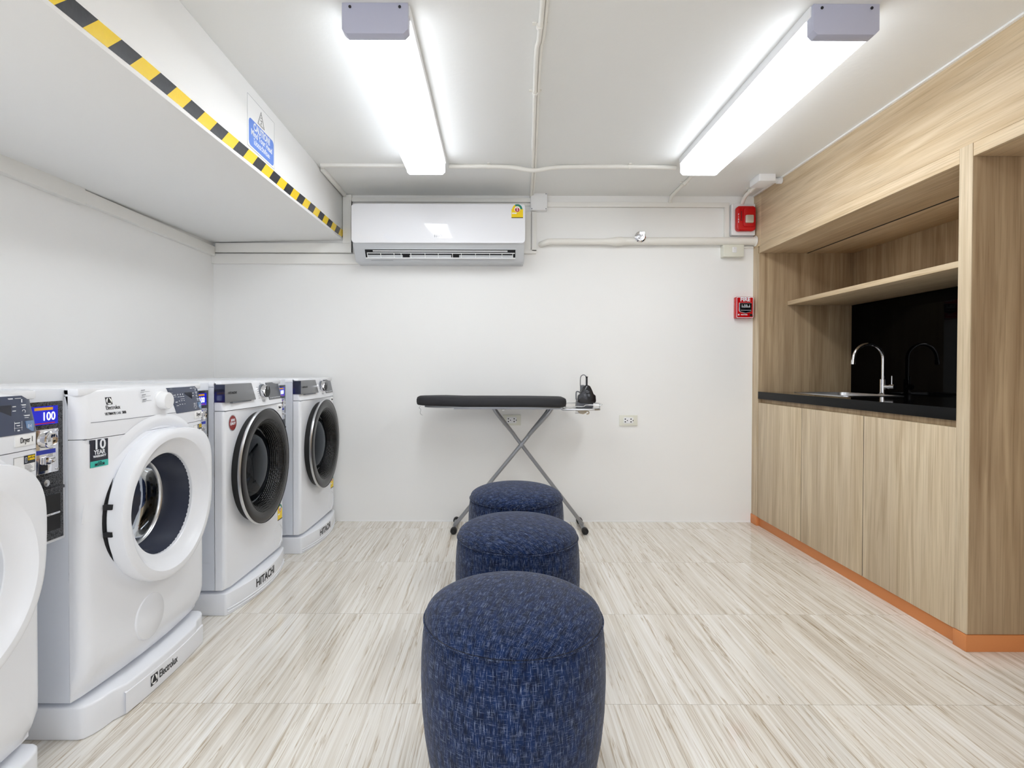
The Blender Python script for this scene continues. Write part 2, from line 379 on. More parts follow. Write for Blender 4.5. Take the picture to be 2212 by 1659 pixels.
# dropped beam along the left side, slightly out of square as in the room
def bX(y): return -1.016 + (YB - y) * 0.013
def bZ(y): return 1.862 - (YB - y) * 0.024
ys = [YB, 2.6, 1.6, 0.6, -0.9, YR]
mb = MB(); vs = []
for y in ys:
    yy = max(y, 0.2)
    vs += [(XL, y, bZ(yy) - 0.02), (bX(yy), y, bZ(yy)), (bX(yy), y, CEIL), (XL, y, CEIL)]
fs = [(0,1,2,3), tuple(range(len(vs)-4, len(vs)))[::-1]]
for k in range(len(ys)-1):
    for i in range(4): j = (i+1) % 4; fs.append((k*4+i, k*4+j, k*4+4+j, k*4+4+i))
mb.add(vs, fs); struct(mb.build('trim_1', 'wall', bevel=0.004))
struct(MB().box(1.683, 1.695, -0.2, YB, CEIL-0.007, CEIL).build('trim_2', 'caulk'))

# hazard tape on the beam
mb = MB(); N_ = 60; vs = []
for i in range(N_+1):
    y = 0.3 + (YB - 0.004 - 0.3) * i / N_
    dz = 0.0015 * math.sin(y * 9) 
    vs += [(bX(y)+0.0008, y, bZ(y)+0.014+dz), (bX(y)+0.0008, y, bZ(y)+0.064+dz), (bX(y)-0.002, y, bZ(y)+0.064+dz), (bX(y)-0.002, y, bZ(y)+0.014+dz)]
fs = []
for i in range(N_):
    for k in range(4): j = (k+1) % 4; fs.append((i*4+k, i*4+j, i*4+4+j, i*4+4+k))
mb.add(vs, fs)
tag(mb.build('hazard_tape', 'stripes'), 'yellow and black hazard tape along the lower edge of the low beam', 'tape')

# caution sign on the beam
Y0, Y1, Z0, Z1 = 2.158, 2.425, 1.906, 2.112
sx_ = bX(2.3) + 0.0006
sgn = thing('caution_sign', 'white and blue caution sign stuck on the side of the low beam', 'sign', (sx_, (Y0+Y1)/2, Z0), math.atan(0.013))
wS, hS = (Y1-Y0), (Z1-Z0)
bx('sign_sheet', 'paper', -0.001, 0.001, -wS/2, wS/2, 0, hS, sgn)
e = MB()
for (a, b_, c, d) in ((-wS/2, wS/2, 0, 0.0008), (-wS/2, wS/2, hS-0.0008, hS), (-wS/2, -wS/2+0.0008, 0, hS), (wS/2-0.0008, wS/2, 0, hS)): e.box(0.001, 0.0014, a, b_, c, d)
e.build('border', 'print_g', sgn)
pn = MB().prism(rrect(-wS/2+0.012, wS/2-0.008, 0.008, 0.118, 0.018), 'x', 0.0008, 0.0018).build('blue_panel', 'signblue', sgn)
text('lettering', 'CAUTION!', 0.040, (0.0021, 0.002, 0.096), '+x', 'print_w', pn, sx=0.86, bold=0.0012)
text('lettering', 'Mind Your Head', 0.034, (0.0021, 0.002, 0.066), '+x', 'print_w', pn, sx=0.92, bold=0.0006)
text('lettering', '\u0e42\u0e1b\u0e23\u0e14\u0e23\u0e30\u0e27\u0e31\u0e07\u0e28\u0e35\u0e23\u0e29\u0e30', 0.030, (0.0021, 0.002, 0.034), '+x', 'print_w', pn, sx=0.9, bold=0.0005)
tri = MB(); cy_, cz_ = -0.005, 0.150
P3 = [(cy_-0.033, cz_-0.022), (cy_+0.033, cz_-0.022), (cy_, cz_+0.038)]
for i in range(3): a, b_ = P3[i], P3[(i+1)%3]; bar(tri, 0.001, a[0], a[1], b_[0], b_[1], 0.0011)
P4 = [(cy_-0.026, cz_-0.018), (cy_+0.026, cz_-0.018), (cy_, cz_+0.029)]
for i in range(3): a, b_ = P4[i], P4[(i+1)%3]; bar(tri, 0.001, a[0], a[1], b_[0], b_[1], 0.0006)
for (a, b_, c, d) in ((-.006,.012,.004,.014), (0,.004,.004,-.008), (.002,-.008,-.006,-.014), (.002,-.008,.008,-.014), (0,0,-.008,.004), (.002,.0,.01,.002)): bar(tri, 0.001, cy_+a, cz_+b_, cy_+c, cz_+d, 0.0012)
tri.build('warning_triangle', 'print_k', sgn)

# ------------------------------------------------------------------ trunking, conduits and pipes
def trunk(label, boxes, bevel=0.002, name='cable_trunking'):
    mb = MB()
    for b_ in boxes: mb.box(*b_)
    return tag(mb.build(name, 'trunk', bevel=bevel), label, 'cable trunking')
trunk('white cable trunking running along the left wall directly under the low beam', [(XL, XL+0.028, -1.0, YB-0.03, 1.752, 1.812), (XL, XL+0.034, -1.0, 2.42, 1.742, 1.818)])
trunk('upper white trunking on the back wall under the end of the low beam', [(XL+0.028, -0.955, YB-0.030, YB, 1.776, 1.838), (XL+0.028, -0.955, YB-0.034, YB, 1.776, 1.782), (-1.012, -0.955, YB-0.032, YB, 1.838, 2.155), (-0.965, -0.955, YB-0.038, YB, 1.776, 2.12)])
trunk('lower white trunking on the back wall leading left from the air conditioner', [(XL, -0.90, YB-0.026, YB, 1.704, 1.768)])
trunk('thin white trunking on the ceiling beside the top of the low beam', [(-1.005, -0.985, 3.07, YB-0.04, CEIL-0.022, CEIL)])
trunk('flat white trunking across the ceiling from the low beam to the left lamp', [(-0.99, -0.42, 3.02, 3.045, CEIL-0.016, CEIL)])
trunk('white trunking on the back wall just above the air conditioner', [(-0.955, 0.222, YB-0.022, YB, 2.112, 2.138), (-0.955, 0.222, YB-0.012, YB, 2.09, 2.106)])
trunk('long white trunking on the back wall from junction box to red strobe alarm', [(0.325, 1.525, YB-0.022, YB, 2.082, 2.112), (1.495, 1.525, YB-0.022, YB, 1.885, 2.082)])
trunk('short vertical white trunking from the junction box down past the air conditioner', [(0.228, 0.258, YB-0.022, YB, 1.79, 2.05), (0.172, 0.258, YB-0.022, YB, 1.775, 1.80), (0.172, 0.222, YB-0.014, YB, 1.80, 2.05)])
trunk('tiny white trunking stub beside the light switch next to the cabinet', [(1.61, 1.69, YB-0.012, YB, 1.815, 1.828)], 0.001)

jb = thing('junction_box', 'square white junction box with corner screws on the back wall', 'junction box', (0.272, YB, 2.052))
MB().prism(rrect(-0.054, 0.054, 0, 0.112, 0.006), 'y', -0.05, 0).build('box_body', 'whitem', jb, 0.002)
for (a, b_) in ((-0.046, 0.008), (0.046, 0.008), (-0.046, 0.104), (0.046, 0.104)):
    MB().lathe([(0.0035, -0.0515), (0.0035, -0.049)], (a, 0, b_), 'y', 10, caps=(True, True)).build('screw', 'print_g', jb)
def conduit(label, path, r, clips=(), cr=None, sections=None, cat='conduit', name='conduit'):
    t = thing(name, label, cat, path[0])
    o = Vector(path[0])
    MB().tube([Vector(p) - o for p in path], r, 14).build('pipe', 'pvc', t)
    for (p, d) in clips:
        c = Vector(p) - o; mb = MB(); dd = Vector(d).normalized()
        q = cr or 0.014
        mb.tube([c - dd*0.007, c + dd*0.007], q, 14)
        side = dd.cross(Vector((0,0,1))).normalized()
        a = c + side*0.0; zt = CEIL - o.z
        for sg in (-1, 1):
            p0 = c + side*sg*(q + 0.006); mb.box(min(p0.x-0.007, p0.x+0.007), max(p0.x-0.007, p0.x+0.007), p0.y-0.007, p0.y+0.007, zt-0.004, zt)
        mb.build('clip', 'pvc', t)
    return t
def smooth_path(pts, n=8):
    out = []
    P = [Vector(p) for p in pts]
    for i in range(len(P)-1):
        p0 = P[max(i-1, 0)]; p1 = P[i]; p2 = P[i+1]; p3 = P[min(i+2, len(P)-1)]
        for k in range(n):
            t = k/n
            out.append(0.5*((2*p1) + (p2-p0)*t + (2*p0-5*p1+4*p2-p3)*t*t + (3*p1-p0-3*p2+p3)*t**3))
    out.append(P[-1]); return out
zc = CEIL - 0.011
conduit('white conduit along the ceiling between the two lamps with a dip at the crossing',
        smooth_path([(-0.27, 3.02, zc-0.004), (-0.2, 3.03, zc), (-0.05, 3.03, zc), (0.08, 3.03, zc-0.004), (0.2, 3.03, zc-0.022), (0.32, 3.03, zc-0.006), (0.5, 3.03, zc), (0.85, 3.03, zc), (1.0, 3.03, zc-0.006)], 8), 0.0115,
        clips=[((-0.05, 3.03, zc), (1,0,0)), ((0.74, 3.03, zc), (1,0,0))])
tw = conduit('twin white conduit running lengthways along the middle of the ceiling', smooth_path([(0.05, -1.0, zc), (0.137, 1.6, zc), (0.142, 2.0, zc), (0.2, 3.05, zc), (0.222, YB-0.01, zc)], 6), 0.0085,
        clips=[((0.140, 1.80, zc), (0,1,0)), ((0.155, 2.23, zc), (0,1,0))], cr=0.012)
MB().tube([Vector(p) - Vector((0.05, -1.0, zc)) for p in smooth_path([(0.065, -1.0, zc+0.003), (0.152, 1.6, zc+0.003), (0.157, 2.0, zc+0.003), (0.214, 3.05, zc+0.003), (0.236, YB-0.01, zc+0.003)], 6)], 0.0055, 12).build('thin_pipe', 'pvc', tw)
conduit('short white conduit from the right lamp to the back wall trunking', smooth_path([(1.142, 2.9, zc), (1.142, 3.2, zc), (1.140, 3.4, zc), (1.138, 3.53, zc-0.006), (1.137, 3.555, zc-0.04)], 6), 0.0105, clips=[((1.142, 3.30, zc), (0,1,0))])
conduit('bent white conduit from the ceiling box down to the red strobe alarm', smooth_path([(1.585, 3.27, CEIL-0.02), (1.6, 3.42, CEIL-0.016), (1.603, 3.5, CEIL-0.03), (1.603, 3.535, CEIL-0.06)], 8), 0.012, clips=[((1.595, 3.40, CEIL-0.017), (0,1,0))], cr=0.015)
cb = thing('junction_box', 'white junction box on the ceiling at the corner near the wooden cabinet', 'junction box', (1.58, 3.22, CEIL))
MB().prism(rrect(-0.05, 0.05, -0.062, 0.062, 0.008), 'z', -0.042, 0).build('box_body', 'whitem', cb, 0.002)
MB().tube([(0.05, 0, -0.02), (0.085, 0, -0.02)], 0.014).tube([(0.085, 0, -0.02), (0.113, 0, -0.02)], 0.018).build('socket_coupling', 'whitem', cb)

dp = thing('wall_pipe', 'thick white pipe running along the back wall into the wooden cabinet', 'pipe', (0.27, YB-0.035, 1.85))
MB().tube(smooth_path([(0.02, 0.033, -0.012), (0.03, 0.012, -0.012), (0.05, 0.002, -0.006), (0.09, 0, 0.0), (0.3, 0, 0), (0.5, 0, 0)], 6), 0.020, 16).build('narrow_pipe', 'pvc', dp)
MB().tube([(0.44, 0, 0), (0.48, 0, 0.001), (0.50, 0, 0.001), (0.505, 0, 0.001), (0.55, 0, 0.003), (0.555, 0, 0.003), (0.60, 0, 0.004)], [0.021, 0.024, 0.028, 0.029, 0.029, 0.026, 0.025], 18).build('reducer', 'pvc', dp)
MB().tube([(0.55, 0, 0.004), (1.44, 0, 0.006)], 0.0255, 18).build('wide_pipe', 'pvc', dp)
MB().tube([(1.417, 0, 0.006), (1.423, 0, 0.006)], 0.034, 20).build('end_flange', 'pvc', dp)
sp_ = thing('sprinkler_head', 'small chrome sidewall sprinkler in a round plate over the wall pipe', 'sprinkler', (0.93, YB-0.06, 1.876))
MB().lathe([(0.0, -0.010), (0.026, -0.012), (0.036, -0.004), (0.036, 0.0)], ax='y', n=28).lathe([(0.012,0.0),(0.012,0.06)], ax='y', n=12).build('cover_plate', 'chrome', sp_)
MB().tube([(0, -0.01, 0), (0, -0.045, 0)], 0.006).box(-0.016, 0.016, -0.05, -0.045, 0.004, 0.02).tube([(-0.012, -0.01, -0.008), (-0.012, -0.04, -0.008), (0, -0.05, 0)], 0.003, 8).tube([(0.012, -0.01, -0.008), (0.012, -0.04, -0.008), (0, -0.05, 0)], 0.003, 8).build('nozzle', 'silver', sp_)

# ------------------------------------------------------------------ fluorescent lamps
def lamp(label):
    t = thing('fluorescent_lamp', label, 'ceiling lamp', (0,0,0), 0, None)
    W, Hh, Ln = 0.104, 0.096, 1.22
    MB().box(-W-0.004, W+0.004, 0.0, Ln, -0.034, 0).build('housing', 'whitem', t, 0.002)
    MB().box(-W+0.018, W-0.018, 0.02, Ln-0.006, -Hh+0.001, -Hh+0.006).build('diffuser', 'lamp', t, smooth=False)
    for s in (-1, 1): MB().prism([(s*(W-0.003), -0.030), (s*(W-0.003), -Hh+0.018), (s*(W-0.018), -Hh+0.001), (s*(W-0.018), -Hh+0.006), (s*(W-0.007), -Hh+0.019), (s*(W-0.007), -0.030)], 'y', 0.02, Ln-0.006).build('diffuser_side', 'lampside', t, smooth=False)
    out = [(-W, 0), (-W, -Hh+0.014), (-W+0.014, -Hh), (W-0.014, -Hh), (W, -Hh+0.014), (W, 0)]
    c = MB().prism(out, 'y', -0.012, 0.025).build('end_cap', 'capgrey', t, 0.002)
    for s in (-1, 1): MB().lathe([(0.0045, -0.0145), (0.0045, -0.011)], (s*0.078, 0, -0.014), 'y', 10, caps=(True, True)).build('screw', 'print_k', c)
    MB().prism([(-W, 0), (-W, -Hh+0.014), (-W+0.014, -Hh), (W-0.014, -Hh), (W, -Hh+0.014), (W, 0)], 'y', Ln-0.008, Ln).build('end_cap', 'whitem', t, 0.001)
    return t
L1 = lamp('left of the two lit fluorescent ceiling lamps, above and left of the ottomans'); L1.location = (-0.385, 1.713, CEIL)
def place(src, label, loc):
    c = copy_tree(src); c['label'] = label; c.location = loc; return c
place(L1, 'right of the two lit fluorescent ceiling lamps, nearer the wooden cabinet', (1.094, 1.713, CEIL))
place(L1, 'added unseen fluorescent fill lamp on the ceiling behind the viewer, left', (-0.385, -1.15, CEIL))  # added out of view to raise the room's brightness
place(L1, 'added unseen fluorescent fill lamp behind the viewer under the low beam', (-1.42, -1.15, 1.735))  # added out of view to brighten the left wall and beam underside
place(L1, 'added unseen fluorescent fill lamp on the ceiling behind the viewer, right', (1.094, -1.35, CEIL))  # added out of view as extra fill light

# ------------------------------------------------------------------ energy label
def energy(parent, y, face, w=0.06, h=0.09, c=(0,0), name='energy_label'):
    """label flat on face '-y' (x,z) or '+x' (y,z); c lower-left centre"""
    ax = 'y' if face == '-y' else 'x'; s = -1 if face == '-y' else 1
    a, b_ = c
    def pr(pts, d0, d1, nm, m, par): return MB().prism([(p[0]+a, p[1]+b_) for p in pts], ax, y + s*d0, y + s*d1).build(nm, m, par)
    out = [(-w/2, 0), (w/2, 0), (w/2, h*0.66)] + arc(0, h*0.62, w*0.44, 0, 180, 10) + [(-w/2, h*0.66)]
    base = pr(out, 0, 0.0006, name, 'yellow', parent)
    ar = arc(0, h*0.62, w*0.44, 0, 120, 12) + arc(0, h*0.62, w*0.27, 120, 0, 12)
    pr(ar, 0.0004, 0.001, 'green_arch', 'green', base)
    pr(arc(0, h*0.62, w*0.25, 0, 360, 16)[:-1], 0.0005, 0.001, 'arch_centre', 'paper', base)
    pr(arc(0, h*0.58, w*0.19, 0, 360, 16)[:-1], 0.0008, 0.0013, 'red_disc', 'red', base)
    pr([(-w*0.45, h*0.30), (-w*0.05, h*0.30), (-w*0.05, h*0.38), (-w*0.45, h*0.38)], 0.0004, 0.001, 'white_box', 'paper', base)
    pr([(-w/2, 0), (w/2, 0), (w/2, h*0.05), (-w/2, h*0.05)], 0.0004, 0.001, 'black_strip', 'print_k', base)
    if face == '-y': text('lettering', '5', w*0.36, (a, y-0.0016, b_+h*0.58), face, 'print_w', base, bold=0.0006)
    else: text('lettering', '5', w*0.36, (y+0.0016, a, b_+h*0.58), face, 'print_w', base, bold=0.0006)
    return base

# ------------------------------------------------------------------ air conditioner
ac = thing('air_conditioner', 'white wall mounted air conditioner with open louvre on the back wall', 'air conditioner', (-0.366, YB, 1.695), 0)
w2 = 0.537
prof = [(0, 0.345), (-0.17, 0.345), (-0.195, 0.33), (-0.198, 0.105), (-0.185, 0.088), (-0.12, 0.004), (-0.105, 0), (0, 0.0)]  # (y,z)
body = MB()
def ac_ring(x, k=1.0): return [(x, p[0], p[1]) for p in prof]
pf = prof
n = len(pf)
vs = [(-w2, p[0], p[1]) for p in pf] + [(w2, p[0], p[1]) for p in pf]
# slot is a separate recessed dark part set into the sloping front
body.add(vs, [tuple(range(n)), tuple(range(n, 2*n))[::-1]] + [(i, (i+1)%n, n+(i+1)%n, n+i) for i in range(n)])
body.build('body', 'acbody', ac, 0.004)
fp = MB().prism(rrect(-w2-0.004, w2+0.004, 0.103, 0.347, 0.022), 'y', -0.212, -0.19)
fpo = fp.build('front_panel', 'acpanel', ac, 0.004, 3)
text('brand_lettering', 'FRIO', 0.024, (0.0, -0.2125, 0.145), '-y', 'print_g', fpo)
energy(fpo, -0.212, '-y', 0.072, 0.088, (w2-0.046, 0.258))
# outlet slot on the chamfer plane: from (y=-0.185,z=.088) to (-0.12,.004)
import math as _m
sl = thing('air_outlet', '', ''); 
for k in ('label', 'category'): del sl[k]
sl.parent = ac; sl.location = (0, -0.1525, 0.046); ang_ = math.atan2(0.084, -0.065)  # direction up along the chamfer
sl.rotation_euler = (math.radians(37.7), 0, 0)
# local frame: x right, z up along chamfer, y- outward
bx('outlet_recess', 'gap', -w2+0.07, w2-0.055, -0.0015, 0.01, -0.028, 0.034, sl)
fr_ = MB()
xa, xb = -w2+0.07, w2-0.055
fr_.box(xa-0.004, xb+0.004, -0.004, 0.004, 0.033, 0.037).box(xa-0.004, xb+0.004, -0.006, 0.004, -0.032, -0.027)
fr_.box(xa-0.006, xa, -0.004, 0.004, -0.03, 0.036).box(xb, xb+0.006, -0.004, 0.004, -0.03, 0.036)
fr_.build('outlet_frame', 'acbody', sl)
lv = MB(); lv.box(xa+0.012, xb-0.004, -0.009, -0.003, 0.008, 0.012).box(xa, xb, -0.012, -0.004, -0.026, -0.021)
for k, x in enumerate([0.0, 0.075, 0.15, 0.19, 0.245, 0.325, 0.40, 0.48, 0.53, 0.61, 0.69, 0.76, 0.82]):
    X = xa + 0.014 + x * (xb-xa-0.02)/0.83
    lv.box(X-0.0015, X+0.0015, -0.010, -0.003, -0.024, 0.012)
lv.build('louvre', 'whitem', sl)
pl = MB()
for a, b_ in ((0.014, 0.21), (0.25, 0.485), (0.53, 0.835)):
    s_ = (xb-xa-0.02)/0.83; pl.box(xa+a*s_, xa+b_*s_, -0.007, -0.003, -0.024, -0.004)
pl.build('vane', 'acbody', sl)
pl = MB(); pl.box(xa+0.05, xb-0.05, -0.003, -0.0015, 0.018, 0.026); pl.build('inner_vane', 'whitem', sl)
bx('rating_sticker', 'print_g', -w2+0.1, -w2+0.24, -0.1255, -0.121, 0.0095, 0.0165, ac)

# ------------------------------------------------------------------ alarm, call point, switch, sockets
st = thing('strobe_alarm', 'red fire alarm strobe with clear lens on a white square base', 'fire alarm', (1.615, YB, 1.895))
MB().prism(rrect(-0.079, 0.074, 0, 0.205, 0.006), 'y', -0.035, 0).build('back_box', 'whitem', st, 0.003)
rb = MB().prism(rrect(-0.063, 0.063, 0.02, 0.182, 0.022), 'y', -0.072, -0.035).build('red_housing', 'red', st, 0.010, 3)
MB().prism(rrect(-0.022, 0.05, 0.045, 0.165, 0.012), 'y', -0.080, -0.070).build('raised_panel', 'red', rb, 0.004)
MB().prism(rrect(-0.014, 0.038, 0.066, 0.118, 0.008), 'y', -0.096, -0.078).build('strobe_lens', 'lens', rb, 0.006, 2)
g_ = MB()
for k in range(7): g_.box(-0.038, -0.030, -0.0735, -0.0715, 0.085+k*0.009, 0.089+k*0.009)
g_.build('sounder_grille', 'gap', rb)
text('lettering', 'F\nI\nR\nE', 0.016, (-0.052, -0.0728, 0.10), '-y', 'print_w', rb)

cp = thing('fire_call_point', 'red manual fire call point marked FIRE beside the wooden cabinet', 'fire call point', (1.625, YB, 1.352))
MB().prism(rrect(-0.058, 0.056, 0, 0.14, 0.006), 'y', -0.04, 0).build('red_case', 'red', cp, 0.003)
ed = MB(); o_ = rrect(-0.056, 0.054, 0.002, 0.138, 0.006); i_ = rrect(-0.053, 0.051, 0.005, 0.135, 0.005)
for k in range(len(o_)):
    j = (k+1) % len(o_); ed.add([(o_[k][0], -0.0405, o_[k][1]), (o_[j][0], -0.0405, o_[j][1]), (i_[j][0], -0.0405, i_[j][1]), (i_[k][0], -0.0405, i_[k][1])], [(0,1,2,3)])
ed.build('white_edge_line', 'print_w', cp)
text('lettering', 'FIRE', 0.034, (0.0, -0.0412, 0.121), '-y', 'print_w', cp, sx=1.05, bold=0.0012)
hb = [(-0.038, 0.098), (-0.038, 0.048), (-0.03, 0.042), (0, 0.035), (0.03, 0.042), (0.038, 0.048), (0.038, 0.098)]
MB().prism([(p[0]*1.06, 0.067+(p[1]-0.067)*1.07) for p in hb], 'y', -0.042, -0.040).build('handle_outline', 'print_w', cp)
h2 = MB().prism(hb, 'y', -0.050, -0.041).build('pull_handle', 'iron', cp, 0.001)
bx('handle_band', 'print_w', -0.034, 0.034, -0.0508, -0.0498, 0.050, 0.052, h2)
text('lettering', 'PULL\nDOWN', 0.011, (0, -0.0505, 0.078), '-y', 'print_w', h2, bold=0.0003)
for s in (-1, 1):
    ar = MB().box(s*0.024-0.0012, s*0.024+0.0012, -0.0508, -0.0498, 0.074, 0.088).prism([(s*0.024-0.004, 0.075), (s*0.024, 0.068), (s*0.024+0.004, 0.075)], 'y', -0.0508, -0.0498)
    ar.build('arrow_mark', 'print_w', h2)
text('maker_lettering', 'NOTIFIER', 0.010, (-0.006, -0.0408, 0.023), '-y', 'print_w', cp, bold=0.0003)
MB().lathe([(0.005, -0.0412), (0.005, -0.040)], (-0.042, 0, 0.023), 'y', 14, caps=(True, True)).build('maker_mark', 'print_w', cp)
MB().lathe([(0.009, -0.043), (0.009, -0.04)], (0.038, 0, 0.02), 'y', 16, caps=(True, True)).build('key_lock', 'gasket', cp)

sw = thing('light_switch', 'cream light switch in a surface box hanging under the wall pipe', 'switch', (1.545, YB, 1.752))
MB().prism(rrect(-0.068, 0.066, 0, 0.078, 0.004), 'y', -0.05, 0).build('surface_box', 'cream', sw, 0.002)
rk = MB().prism(rrect(-0.010, 0.016, 0.026, 0.062, 0.002), 'y', -0.054, -0.049).build('rocker', 'whitem', sw, 0.001)
bx('indicator', 'print_g', 0.0015, 0.0045, -0.0545, -0.0535, 0.053, 0.056, rk)
def socket(label, x):
    t = thing('wall_socket', label, 'socket', (x, YB, 0.642), 0)
    MB().prism(rrect(-0.06, 0.06, 0, 0.07, 0.003), 'y', -0.010, 0).build('cover_plate', 'cream', t, 0.002)
    ins = MB().prism(rrect(-0.032, 0.032, 0.015, 0.055, 0.003), 'y', -0.0125, -0.009).build('insert', 'whitem', t, 0.001)
    h = MB()
    for dx in (-0.018, 0.020):
        for dz in (0.026, 0.044): h.lathe([(0.0045, -0.0130), (0.0045, -0.0124)], (dx-0.004, 0, dz), 'y', 10, caps=(True, True))
        h.lathe([(0.0035, -0.0130), (0.0035, -0.0124)], (dx+0.010, 0, 0.035), 'y', 10, caps=(True, True))
    h.build('pin_holes', 'print_k', ins); return t
socket('cream double wall socket behind the ironing board legs', 0.10)
socket('cream double wall socket on the bare wall right of the ironing board', 0.873)

# ------------------------------------------------------------------ fitted wooden cabinet
XF = 1.695; NB = 2.30; ZN = 1.768
cs = thing('cabinet_surround', 'oak panelled cabinet surround with open niche, from floor to ceiling', 'cabinet', (XF, YB, 0))
def cbx(name, m, x0, x1, y0, y1, z0, z1, par=cs, bevel=0.0008): return bx(name, m, x0-XF, x1-XF, y0-YB, y1-YB, z0, z1, par, bevel)
cbx('fascia', 'wood_y', XF, XF+0.02, -0.2, YB-0.10, 1.823, CEIL)
cbx('corner_fascia', 'wood_y', XF+0.001, XF+0.02, YB-0.0985, YB, 1.815, CEIL)
cbx('header_strip', 'wood_y', XF-0.002, XF+0.022, 1.982, 3.486, ZN, 1.8215)
cbx('near_header_strip', 'wood_y', XF-0.002, XF+0.022, 0.5, 1.924, ZN+0.006, 1.8215)
cbx('niche_top_front', 'wood_y', XF+0.022, 1.998, 1.982, 3.486, ZN, ZN+0.02)
cbx('niche_top_rear', 'wood_y', 2.010, NB, 1.982, 3.486, ZN, ZN+0.02)
cbx('light_slot', 'gap', 1.9985, 2.0095, 1.983, 3.485, ZN-0.0008, ZN+0.014, bevel=0)
cbx('niche_top', 'wood_y', XF+0.022, NB, 0.5, 1.924, ZN+0.006, ZN+0.026)
cbx('far_end_panel', 'wood_shaded_z', XF+0.002, NB, 3.487, 3.512, 0.06, ZN+0.02)
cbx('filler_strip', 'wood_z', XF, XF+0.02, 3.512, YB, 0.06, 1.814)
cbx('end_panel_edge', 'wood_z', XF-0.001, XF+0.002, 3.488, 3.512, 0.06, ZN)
par = cbx('partition_panel', 'wood_shaded_z', XF+0.0015, NB, 1.926, 1.980, 0.062, ZN+0.02)
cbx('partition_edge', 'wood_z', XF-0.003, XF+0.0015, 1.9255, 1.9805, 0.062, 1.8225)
cbx('back_panel', 'wood_shaded_z', NB, NB+0.015, 1.94, 3.49, 0.9, ZN+0.02)
cbx('near_back_panel', 'wood_shaded_z', NB, NB+0.015, 0.5, 1.926, 0.0, ZN+0.03)
cbx('near_end_panel', 'wood_z', XF, NB, 0.45, 0.5, 0.0, 1.823)
cbx('front_closing_panel', 'wood_z', XF, XF+0.02, -0.2, 0.45, 0.0, 1.823)
cbx('toe_strip', 'orange', XF-0.004, XF+0.05, 3.49, YB, 0, 0.060)
cbx('partition_toe', 'orange', XF-0.006, NB, 1.923, 1.980, 0, 0.060, bevel=0.001)

bc = thing('base_cabinet', 'oak base cabinet with three plain doors under the black worktop', 'cabinet', (XF, 2.73, 0))
def bbx(name, m, x0, x1, y0, y1, z0, z1, par=bc, bevel=0.0008): return bx(name, m, x0-XF, x1-XF, y0-2.73, y1-2.73, z0, z1, par, bevel)
bbx('carcass_back', 'wood_shaded_z', NB-0.016, NB, 2.01, 3.46, 0.06, 0.795)
bbx('carcass_bottom', 'wood_shaded_z', XF+0.022, NB-0.018, 2.01, 3.46, 0.06, 0.078)
bbx('carcass_side', 'wood_shaded_z', XF+0.022, NB, 1.984, 2.006, 0.06, 0.795)
bbx('carcass_side', 'wood_shaded_z', XF+0.022, NB, 3.464, 3.484, 0.06, 0.795)
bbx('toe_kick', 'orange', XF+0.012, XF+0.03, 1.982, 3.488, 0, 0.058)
bbx('finger_rail', 'wood_shaded_z', XF+0.018, XF+0.05, 1.984, 3.484, 0.795, 0.826)
bbx('door', 'wood_z', XF, XF+0.019, 2.992, 3.484, 0.058, 0.801)
bbx('door', 'wood_z', XF, XF+0.019, 2.487, 2.986, 0.058, 0.801)
bbx('door', 'wood_z', XF, XF+0.019, 1.9835, 2.481, 0.058, 0.801)
for y_ in (2.989, 2.484): bbx('door_seam_shade', 'gap', XF+0.0025, XF+0.021, y_-0.0028, y_+0.0028, 0.06, 0.80, bevel=0)  # dark strips put shade into the seams between doors
# worktop with sink cut-out
wt = thing('worktop', 'glossy black worktop slab with a thick front edge in the niche', 'worktop', (XF, 2.73, 0.827))
sx0, sx1, sy0, sy1 = 1.86, 2.18, 2.88, 3.36
mb = MB(); T0, T1 = 0.0, 0.046
for (a, b_, c, d) in ((XF, sx0, 1.982, 3.486), (sx1, NB, 1.982, 3.486), (sx0, sx1, 1.982, sy0), (sx0, sx1, sy1, 3.486)): mb.box(a-XF, b_-XF, c-2.73, d-2.73, T0, T1)
mb.build('slab', mat('black_gloss_stone', srgb(10, 10, 11), 0.05), wt)
bx('front_edge', 'blackstone', -0.003, 0.0005, 1.982-2.73, 3.486-2.73, 0, 0.046, wt, 0.001)
sk = thing('kitchen_sink', 'stainless steel sink sunk into the black worktop', 'sink', ((sx0+sx1)/2, (sy0+sy1)/2, 0.873))
hx, hy = (sx1-sx0)/2, (sy1-sy0)/2
o_ = rrect(-hx-0.012, hx+0.012, -hy-0.012, hy+0.012, 0.04); i_ = rrect(-hx+0.012, hx-0.012, -hy+0.012, hy-0.012, 0.05); d_ = rrect(-hx+0.03, hx-0.03, -hy+0.03, hy-0.03, 0.05)
n = len(o_); mb = MB(); mb.add([(p[0], p[1], 0.0) for p in o_] + [(p[0], p[1], 0.003) for p in o_] + [(p[0], p[1], 0.003) for p in i_] + [(p[0], p[1], -0.16) for p in d_],
   [(k*n+i, k*n+(i+1)%n, (k+1)*n+(i+1)%n, (k+1)*n+i) for k in range(3) for i in range(n)] + [tuple(range(3*n, 4*n))])
mb.build('basin', 'silver', sk)
MB().lathe([(0.035, -0.158), (0.02, -0.159), (0.001, -0.159)], ax='z', n=20).build('drain', 'chrome', sk)
fc = thing('kitchen_tap', 'tall gooseneck steel tap standing beside the sink', 'tap', (2.225, 3.10, 0.873), 0)
MB().lathe([(0.001, 0), (0.026, 0), (0.026, 0.004), (0.02, 0.008)], ax='z', n=24).lathe([(0.0165, 0.0), (0.0165, 0.088), (0.012, 0.09)], ax='z', n=24).build('tap_base', 'chrome', fc)
